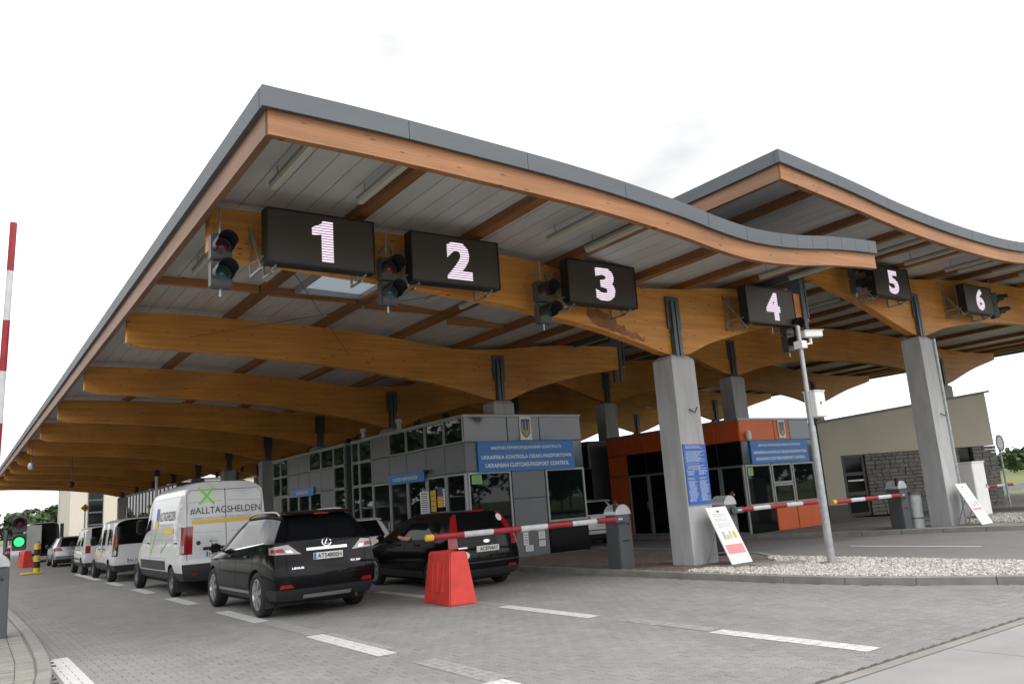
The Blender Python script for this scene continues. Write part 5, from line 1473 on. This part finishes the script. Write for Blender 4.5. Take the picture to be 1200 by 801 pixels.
# ---------------- generic estate / hatch cars
def car(label, name, x, y, paintm, L=4.4, W=1.72, H=1.48, rearkind='estate', pl=None, rim='five', hi=False, group=None, z=0.0, lamp='pillar'):
    e = rearkind
    rear = {'estate': [(.22,.16),(.36,.03),(.55,0),(.70,.06),(.88,.08),(.98,.10),(1.36,.34),(1.48,.46)],
            'hatch': [(.22,.14),(.36,.03),(.55,0),(.70,.05),(.88,.08),(1.0,.12),(1.38,.5),(1.5,.62)]}[e]
    k = H/1.48; rear = [(a*k, b) for a, b in rear]
    def side(i, r):
        if r == 7: return {2: 1, 4: 1, 6: 1, 7: 1}.get(i, 7 if i in (3, 5) else 0)
        if r == 3: return 2
        if r == 7 and i == 0: return 3
        return 0
    def capf(a, c):
        if a == 4: return 6 if 1 <= c <= 4 else (0 if lamp == 'low' else 3)
        if a == 0: return 2
        return 0
    D = dict(name=name, label=label, cat='car', x=x, y=y, z=z, W=W, L=L, H=H, hi=hi, rear=rear, front=[(.22,L-.1),(.5,L),(.75,L-.05),(1.0,L-.3)], group=group,
        zrows=(.22,.36,.60*k,.86*k), belt=[(0,.98*k),(.6,.97*k),(2.2,.94*k),(3.2,.90*k),(L,.72)],
        top=[(0,H-.03),(.6,H),(1.8,H),(2.3,H-.03),(2.65,H-.14),(3.25,.98*k),(3.9,.90*k),(L-.15,.78),(L,.62)],
        plan=[(0,.93),(.35,.985),(.9,1.0),(L-1.1,1.0),(L-.4,.93),(L,.78)], roofw=[(0,.70),(.6,.73),(1.5,.75),(2.4,.73),(2.9,.80),(3.3,.87),(L,.6)],
        st=[dict(y=0,r=1,rc=1,top=H-.03),dict(y=.13,r=1,rc=.6,top=H-.02),dict(y=.42,r=.5),dict(y=1.05,r=.1),dict(y=1.12,r=.08),dict(y=1.92),dict(y=2.0),dict(y=2.42),dict(y=3.25),dict(y=3.9),dict(y=L-.14,f=.5,fc=.5),dict(y=L,f=1,fc=1)],
        side=side, cap=capf, paint=paintm, axles=(.86, .86+.60*L), wr=.31, tw=.2, rcurve=.14, gap=.045, rim=rim)
    v = vehicle(D)
    if pl: v['plate'](.74*k if e != 'plain' else .7, pl, strip=False)
    v['mirrors'](2.95, .98*k, (.09,.08,.07)); v['handles']((1.4, 2.25), .86*k)
    for pts in ([(1.96,.38),(1.96,.93*k)], [(1.08,.94*k),(1.1,.76*k),(1.3,.5),(1.36,.38)], [(2.95,.38),(2.97,.9*k)], [(1.36,.38),(2.95,.38)]): v['both'](pts, .009, GAP, 'door_gap')
    v['ribbon']([(-.6,.95*k),(-.6,.62*k),(.6,.62*k),(.6,.95*k)], v['rear'], .009, GAP, 'tailgate_gap', .003)
    v['ribbon']([(-.78,.50*k),(.78,.50*k)], v['rear'], .03, TRIM, 'bumper_strip', .008)
    if lamp == 'low':
        for s in (-1, 1): patch(v, 'corner%d' % s, [(4,.78*k),(58,.80*k),(60,.95*k),(16,.95*k)], REDL, 'tail_lamp', .008, 12)
        h, n_ = v['top'](0, .62); mb = MB(); mb.prism([(.30,h.z-.06),(.31,h.z-.035),(.66,h.z+.012),(.66,h.z-.03)], -.56, .56, 'x'); mb.build('spoiler', paintm, v['T'], bevel=.008)
    mb = MB(); mb.box(-.65,.65,.3,L-.35,.17,.26); mb.build('underbody', DARKIN, v['T'])
    return v
v = car('black estate car with tall red tail lamps waiting at the closed barrier', 'estate_car', 8.72, 13.55, PBLACK, 4.45, 1.74, 1.52, 'estate', 'AC8704AY', hi=True)
T = v['T']; k = 1.52/1.48
d_, f_ = disc2(.045, 20); v['decal']([(x*1.6, z*.7) for x, z in d_], f_, 0, .90, v['rear'], CHROME, 'badge', .006)
d_, f_ = disc2(.085, 20); v['decal']([(x*1.3, z*.9) for x, z in d_], f_, -.52, .66, v['rear'], WHITE, 'country_sticker', .006)
d_, f_ = disc2(.07, 20); v['decal'](d_, f_, .5, 1.33, v['rear'], WHITE, 'round_sticker', .008)
v['ribbon']([(-.18,1.475),(.18,1.475)], v['rear'], .03, REDL, 'brake_light', .02)
for s in (-1, 1): patch(v, 'corner%d' % s, [(22,.80),(44,.80),(42,1.02),(24,1.02)], REDL, 'tail_lamp', .008, 8)
v['ribbon']([(-.62,.80),(-.44,.80)], v['rear'], .025, CHROME, 'model_name', .006)
for s in (-1, 1):
    d_ = rect2(.2, .05); v['decal'](d_[0], d_[1], s*.6, .40, v['rear'], REDL, 'reflector', .006)
# arm of the driver on the open window
pe = thing('person', 'driver in the black estate car resting a bare forearm on the window sill', 'person', (8.72, 13.55, 0))
bm = bmesh.new(); sk = bm.verts.layers.skin.verify()
pts = {'pel': (-.38,1.75,.62,.15), 'ch': (-.38,1.68,1.0,.15), 'nk': (-.38,1.70,1.17,.06), 'hd': (-.38,1.72,1.30,.095), 'sh': (-.58,1.72,1.06,.065), 'el': (-.865,1.80,1.00,.05), 'wr': (-.88,2.08,1.04,.035), 'ha': (-.87,2.17,1.05,.04), 'hi': (-.38,2.1,.58,.09), 'kn': (-.4,2.5,.62,.07), 'sr': (-.16,1.74,1.05,.06), 'er': (-.12,1.98,.9,.045), 'wr2': (-.25,2.25,.95,.035)}
vv = {}
for n_, (a, b, c, r) in pts.items():
    q = bm.verts.new((a, b, c)); q[sk].radius = (r, r); vv[n_] = q
vv['pel'][sk].use_root = True
for a, b in (('pel','ch'),('ch','nk'),('nk','hd'),('ch','sh'),('sh','el'),('el','wr'),('wr','ha'),('pel','hi'),('hi','kn'),('ch','sr'),('sr','er'),('er','wr2')): bm.edges.new((vv[a], vv[b]))
me = bpy.data.meshes.new('body'); bm.to_mesh(me); bm.free(); me.materials.append(SKIN)
ob = obj('body', me, pe); ob.modifiers.new('k', 'SKIN'); q = ob.modifiers.new('s', 'SUBSURF'); q.levels = 1; q.render_levels = 1

car('white estate car queued ahead of the black estate car', 'estate_car', 8.8, 19.4, PWHITE, 4.4, 1.74, 1.47, 'estate', None, lamp='low')
car('white car beyond the grey booth, partly hidden by the barrier post', 'hatchback_car', 17.6, 20.2, PWHITE, 4.1, 1.72, 1.48, 'hatch', 'BC1207IH', lamp='low')
v = car('silver estate car queued behind the small white van', 'estate_car', 5.2, 46.7, PSILV, 4.57, 1.77, 1.47, 'estate', 'KA7716BM', z=-.012, lamp='low')

# ---------------- vans
def van(label, name, x, y, paintm, L, W, H, belt, wr, axles, side, capf, rear, top, st, zrows, bump=TRIM, drop=.16, **kw):
    D = dict(name=name, label=label, cat='van', x=x, y=y, z=kw.get('z', -.012 if y > 30 else 0), W=W, L=L, H=H, hi=kw.get('hi', False), rear=rear, front=[(.3,L-.1),(.6,L),(1.0,L-.06),(1.3,L-.35)], group=kw.get('group'),
        zrows=zrows, belt=belt, top=top, plan=[(0,.965),(.25,.99),(.6,1.0),(L-1.6,1.0),(L-.6,.93),(L,.78)], roofw=kw.get('roofw', [(0,.86),(.5,.88),(L-2,.86),(L-1.2,.82),(L,.6)]),
        st=st, side=side, cap=capf, paint=paintm, axles=axles, wr=wr, tw=kw.get('tw', .225), rcurve=.05, gap=.06, rim=kw.get('rim', 'steel'), bumpm=bump, drop=drop, roofcr=.5, capcrease=.75, beltcr=kw.get('beltcr', .1), beltcap=kw.get('beltcap', .2))
    return vehicle(D)
# large white van with lettering
def mv_side(i, r):
    if r == 7: return 1 if i in (5, 6) else 0
    if r == 6 and i == 0: return 3
    if r in (3,): return 2 if i >= 0 else 0
    if r == 2 and i == 0: return 2
    return 0
def mv_cap(a, c):
    if a in (0,): return 8
    if a == 1: return 8
    if a == 3 and c in (0, 5): return 3
    return 0
LV = 6.1
v = van('large white panel van with hashtag lettering and green cross', 'panel_van', 5.33, 19.55, PWHITE, LV, 2.06, 2.62, [(0,1.55),(4.2,1.5),(5.0,1.25),(LV,1.05)], .345, (1.05, 5.38), mv_side, mv_cap,
    [(.36,.05),(.5,.0),(.72,.0),(.8,.06),(1.5,.07),(2.3,.12),(2.62,.22)],
    [(0,2.58),(.3,2.62),(3.4,2.62),(3.9,2.56),(4.3,2.38),(4.95,1.55),(5.4,1.3),(LV-.2,1.05),(LV,.85)],
    [dict(y=0,r=1,rc=1),dict(y=.12,r=1,rc=.5),dict(y=.5,r=.3),dict(y=1.9),dict(y=3.2),dict(y=3.62),dict(y=4.15),dict(y=4.95),dict(y=5.5),dict(y=LV-.15,f=.5,fc=.5),dict(y=LV,f=1,fc=1)],
    (.36,.55,.76,.86), hi=True, bump=TRIM, drop=.2, tw=.225)
T = v['T']
GREENP = M('print_green', (0.22, 0.72, 0.06), .4); YELP = M('print_yellow', (0.80, 0.52, 0.02), .4); NAVY = M('print_navy', (.03,.035,.06), .4); FLAGB = M('print_flag', (.02,.1,.42), .4)
GREYP = M('print_grey_line', (.32,.33,.36), .5)
for a, b in (((-.17,-.19),(.17,.19)), ((-.17,.19),(.17,-.19))):
    q = bar2(a, b, .055); v['decal'](q[0], q[1], -.42, 2.26, v['rear'], GREENP, 'green_cross', .006)
tv, tf = fit_text('#ALLTAGSHELDEN', 1.62, .17, .008); v['decal'](tv, tf, .02, 1.92, v['rear'], NAVY, 'van_lettering', .006)
tv, tf = fit_text('UNSERE VERFÜGUNG FÜR VIELEN HELDEN', 1.58, .06, .0); v['decal'](tv, tf, .02, 1.755, v['rear'], GREYP, 'van_small_print', .006)
v['ribbon']([(-.76,1.665),(.78,1.68)], v['rear'], .085, YELP, 'yellow_bar', .006)
v['ribbon']([(0,.80),(0,2.42)], v['rear'], .014, GAP, 'door_gap', .003)
v['ribbon']([(-.87,.82),(-.86,2.3),(-.78,2.4),(.78,2.4),(.86,2.3),(.87,.82)], v['rear'], .010, GAP, 'door_outline', .003)
for s in (-1, 1): v['ribbon']([(s*.1,1.42),(s*.85,1.45)], v['rear'], .008, GREYP, 'panel_crease', .003); v['ribbon']([(s*.08,2.14),(s*.8,2.12),(s*.85,2.06),(s*.87,1.5)], v['rear'], .009, GREYP, 'panel_crease', .003)
h, n_ = v['rear'](-.3, 1.1); mb = MB(); mb.box(-.52, .12, h.y-.03, h.y+.02, 1.03, 1.10); mb.build('plate_light_bar', BLACK, T, bevel=.01)
v['plate'](.94, 'HEL 170', x=-.2)
d_, f_ = disc2(.05, 18); v['decal'](d_, f_, -.62, 1.2, v['rear'], BLACK, 'lock', .01)
d_, f_ = disc2(.075, 22, .062); v['decal'](d_, f_, -.28, 1.22, v['rear'], CHROME, 'badge_ring', .008); q = bar2((-.1,.0),(.1,.0),.016); v['decal'](q[0], q[1], -.28, 1.22, v['rear'], CHROME, 'badge_stroke', .009)
for s in (-1, 1):
    q = rect2(.1,.05); v['decal'](q[0], q[1], s*.72, .52, v['rear'], REDL, 'reflector', .006)
    patch(v, 'corner%d' % s, [(40,1.0),(58,1.0),(58,1.16),(40,1.16)], CLEARL, 'reversing_lamp', .008)
    for z in (.98, 1.62, 2.05):
        h, n_ = v['corner'](s)(62, z); mb = MB(); mb.box(h.x-.03, h.x+.02 if s > 0 else h.x+.03, h.y-.05, h.y+.05, z-.045, z+.045); mb.build('hinge', WHITE, T, bevel=.008)
v['both']([(1.62,.56),(1.62,.86),(4.9,.86)], .012, GREYP, 'door_gap', .003)
v['both']([(1.65,.70),(4.75,.70)], .22, TRIM, 'side_moulding', .012)
v['both']([(3.45,.58),(3.45,2.3)], .012, GAP, 'door_gap'); v['both']([(.5,1.30),(3.4,1.30)], .008, GREYP, 'panel_crease'); v['both']([(.45,2.28),(3.4,2.28)], .008, GREYP, 'panel_crease')
v['both']([(.42,1.3),(.42,2.28)], .008, GREYP, 'panel_crease'); v['both']([(2.1,.86),(2.1,1.3)], .008, GREYP, 'door_gap')
tv, tf = fit_text('ALLTAGSHELDEN', 1.75, .22, .01); v['decal'](tv, tf, 1.75, 1.86, v['side'], NAVY, 'side_lettering', .008, mirror=True)
tv, tf = fit_text('HILFE FÜR DIE UKRAINE', 1.6, .06, .0); v['decal'](tv, tf, 1.85, 1.66, v['side'], GREYP, 'side_small_print', .008, mirror=True)
v['ribbon']([(.95,1.5),(2.1,1.5)], lambda a, b: v['side'](a, b, -1), .12, YELP, 'yellow_bar', .008)
q = rect2(.3,.3); v['decal'](q[0], q[1], 2.85, 1.92, v['side'], FLAGB, 'flag', .008); v['decal'](rect2(.4,.2)[0], q[1], 2.9, 1.68, v['side'], YELP, 'flag', .008)
q = bar2((-.3,-.3),(.2,.25),.05); v['decal'](q[0], q[1], 3.1, 1.25, v['side'], GREENP, 'green_cross', .008, mirror=True)
q = bar2((-.3,-.12),(.3,.1),.03); v['decal'](q[0], q[1], 1.9, 1.12, v['side'], GREYP, 'signature', .008, mirror=True)
v['handles']((3.75,), 1.22, BLACK); v['handles']((.62,), 1.22, BLACK)
v['mirrors'](4.55, 1.62, (.10,.1,.2), TRIM)
mb = MB(); mb.box(-.8,.8,.4,LV-.5,.26,.42); mb.build('underbody', DARKIN, T)
for s in (-1, 1): mb = MB(); mb.box(s*.85-.13, s*.85+.13, .58, .60, .12, .45); mb.build('mud_flap', BLACK, T)

# mid-size and small white vans
def mid_side(i, r):
    if r == 7: return {2: 1, 4: 1, 6: 1, 7: 1}.get(i, 0)
    if r == 3: return 2
    return 0
def mid_cap(a, c):
    if a == 4: return 6 if c in (1, 2, 3, 4) else 7
    if a == 0: return 8
    return 0
L2 = 5.3
v = van('mid-size white van with dark tail lamp pillars behind the lettered van', 'passenger_van', 5.2, 28.3, PWHITE, L2, 1.95, 1.98, [(0,1.12),(3.6,1.1),(L2,.95)], .33, (1.0, 4.45), mid_side, mid_cap,
    [(.34,.04),(.5,0),(.7,.0),(1.1,.06),(1.8,.16),(1.98,.26)], [(0,1.95),(.4,1.98),(2.9,1.97),(3.3,1.9),(4.2,1.2),(L2-.2,.95),(L2,.8)],
    [dict(y=0,r=1,rc=1),dict(y=.12,r=1,rc=.5),dict(y=.42,r=.4),dict(y=1.65),dict(y=1.78),dict(y=2.75),dict(y=2.85),dict(y=3.3),dict(y=4.2),dict(y=L2-.15,f=.5,fc=.5),dict(y=L2,f=1,fc=1)],
    (.34,.52,.75,.95), drop=.14, beltcr=.4, beltcap=.4)
v['mirrors'](3.55, 1.25, (.11,.09,.15), BLACK); v['handles']((1.9, 3.0), 1.02, BLACK); v['both']([(1.75,.52),(1.75,1.85)], .012, GAP, 'door_gap'); v['both']([(2.8,.52),(2.8,1.85)], .012, GAP, 'door_gap')
v['both']([(1.5,.5),(3.8,.5)], .16, TRIM, 'side_moulding', .01); v['ribbon']([(0,.6),(0,1.9)], v['rear'], .012, GAP, 'door_gap', .003)
q = rect2(.4,.22); v['decal'](q[0], q[1], 2.45, .86, v['side'], YELP, 'flag', .008); v['decal'](rect2(.2,.22)[0], q[1], 2.35, 1.05, v['side'], FLAGB, 'flag', .008)
v['plate'](.66, 'AA 21-XK', x=-.3)
for s in (-1, 1): patch(v, 'corner%d' % s, [(32,.80),(62,.80),(62,1.72),(32,1.72)], BLACK, 'lamp_surround', .006); patch(v, 'corner%d' % s, [(36,1.08),(58,1.08),(58,1.45),(36,1.45)], REDL, 'tail_lamp', .01); patch(v, 'corner%d' % s, [(36,.84),(58,.84),(58,.98),(36,.98)], CLEARL, 'reversing_lamp', .01)
L3 = 4.45
v = van('small white van between the mid-size van and the silver estate car', 'passenger_van', 5.15, 35.3, PWHITE, L3, 1.79, 1.84, [(0,1.08),(2.8,1.06),(L3,.88)], .315, (.85, 3.75), mid_side, lambda a, c: (6 if 1 <= c <= 4 else 0) if a == 4 else (8 if a == 0 else (3 if a == 3 and c in (0,5) else 0)),
    [(.3,.05),(.45,0),(.65,.0),(1.1,.08),(1.65,.22),(1.84,.34)], [(0,1.80),(.4,1.84),(2.3,1.83),(2.7,1.72),(3.45,1.08),(L3-.2,.85),(L3,.7)],
    [dict(y=0,r=1,rc=1),dict(y=.12,r=1,rc=.5),dict(y=.42,r=.4),dict(y=1.35),dict(y=1.45),dict(y=2.2),dict(y=2.3),dict(y=2.7),dict(y=3.45),dict(y=L3-.15,f=.5,fc=.5),dict(y=L3,f=1,fc=1)],
    (.3,.46,.66,.80), drop=.12, beltcr=.4, beltcap=.4)
v['mirrors'](2.9, 1.15, (.1,.09,.1), BLACK); v['handles']((1.6, 2.45), .95, BLACK); v['both']([(1.4,.5),(1.4,1.7)], .012, GAP, 'door_gap'); v['both']([(2.25,.5),(2.25,1.7)], .012, GAP, 'door_gap'); v['both']([(1.3,.6),(3.1,.6)], .05, TRIM, 'side_moulding', .008)
v['plate'](.6, 'BX 402', x=0)
# far dark van with open rear doors
L4 = 5.4
v = van('far dark van with its rear doors standing open', 'panel_van', 4.75, 58.0, PDARK, L4, 1.95, 2.38, [(0,1.45),(3.6,1.4),(L4,1.0)], .34, (1.0, 4.5), lambda i, r: 1 if (r == 7 and i in (5, 6)) else (2 if r == 3 else 0), lambda a, c: 8 if a == 0 else (5 if 1 <= c <= 4 else 0),  # closed rear face coloured near-black, standing for shade inside the open doors
    [(.36,.02),(.5,.0),(2.38,.06)], [(0,2.35),(.3,2.38),(3.0,2.38),(3.5,2.25),(4.3,1.4),(L4-.2,1.0),(L4,.85)],
    [dict(y=0,r=1,rc=1),dict(y=.12,r=1,rc=.5),dict(y=.5,r=.3),dict(y=1.6),dict(y=2.6),dict(y=3.1),dict(y=3.5),dict(y=4.3),dict(y=4.9),dict(y=L4-.15,f=.5,fc=.5),dict(y=L4,f=1,fc=1)],
    (.36,.55,.76,.95), drop=.15)
for s, mt in ((-1, PSILV), (1, PDARK)):
    mb = MB(); a = Vector((s*.93,.02,0)); b = Vector((s*.93 - s*.04 + (-.55 if s < 0 else .1), -.78, 0))
    if s < 0: a = Vector((-.95,.0,0)); b = Vector((-.12,-.5,0))
    d = (b-a); nrm = Vector((-d.y, d.x, 0)).normalized()*.03
    q = [a-nrm, b-nrm, b+nrm, a+nrm]; mb.prism([(p.x, p.y) for p in q], .55, 2.25, 'z'); dob = mb.build('rear_door', mt, v['T'], bevel=.015)
    mb = MB(); m_ = a.lerp(b, .85); mb.box(m_.x-.06, m_.x+.06, m_.y-.06, m_.y+.06, 1.2, 1.26); mb.build('handle', BLACK, dob)
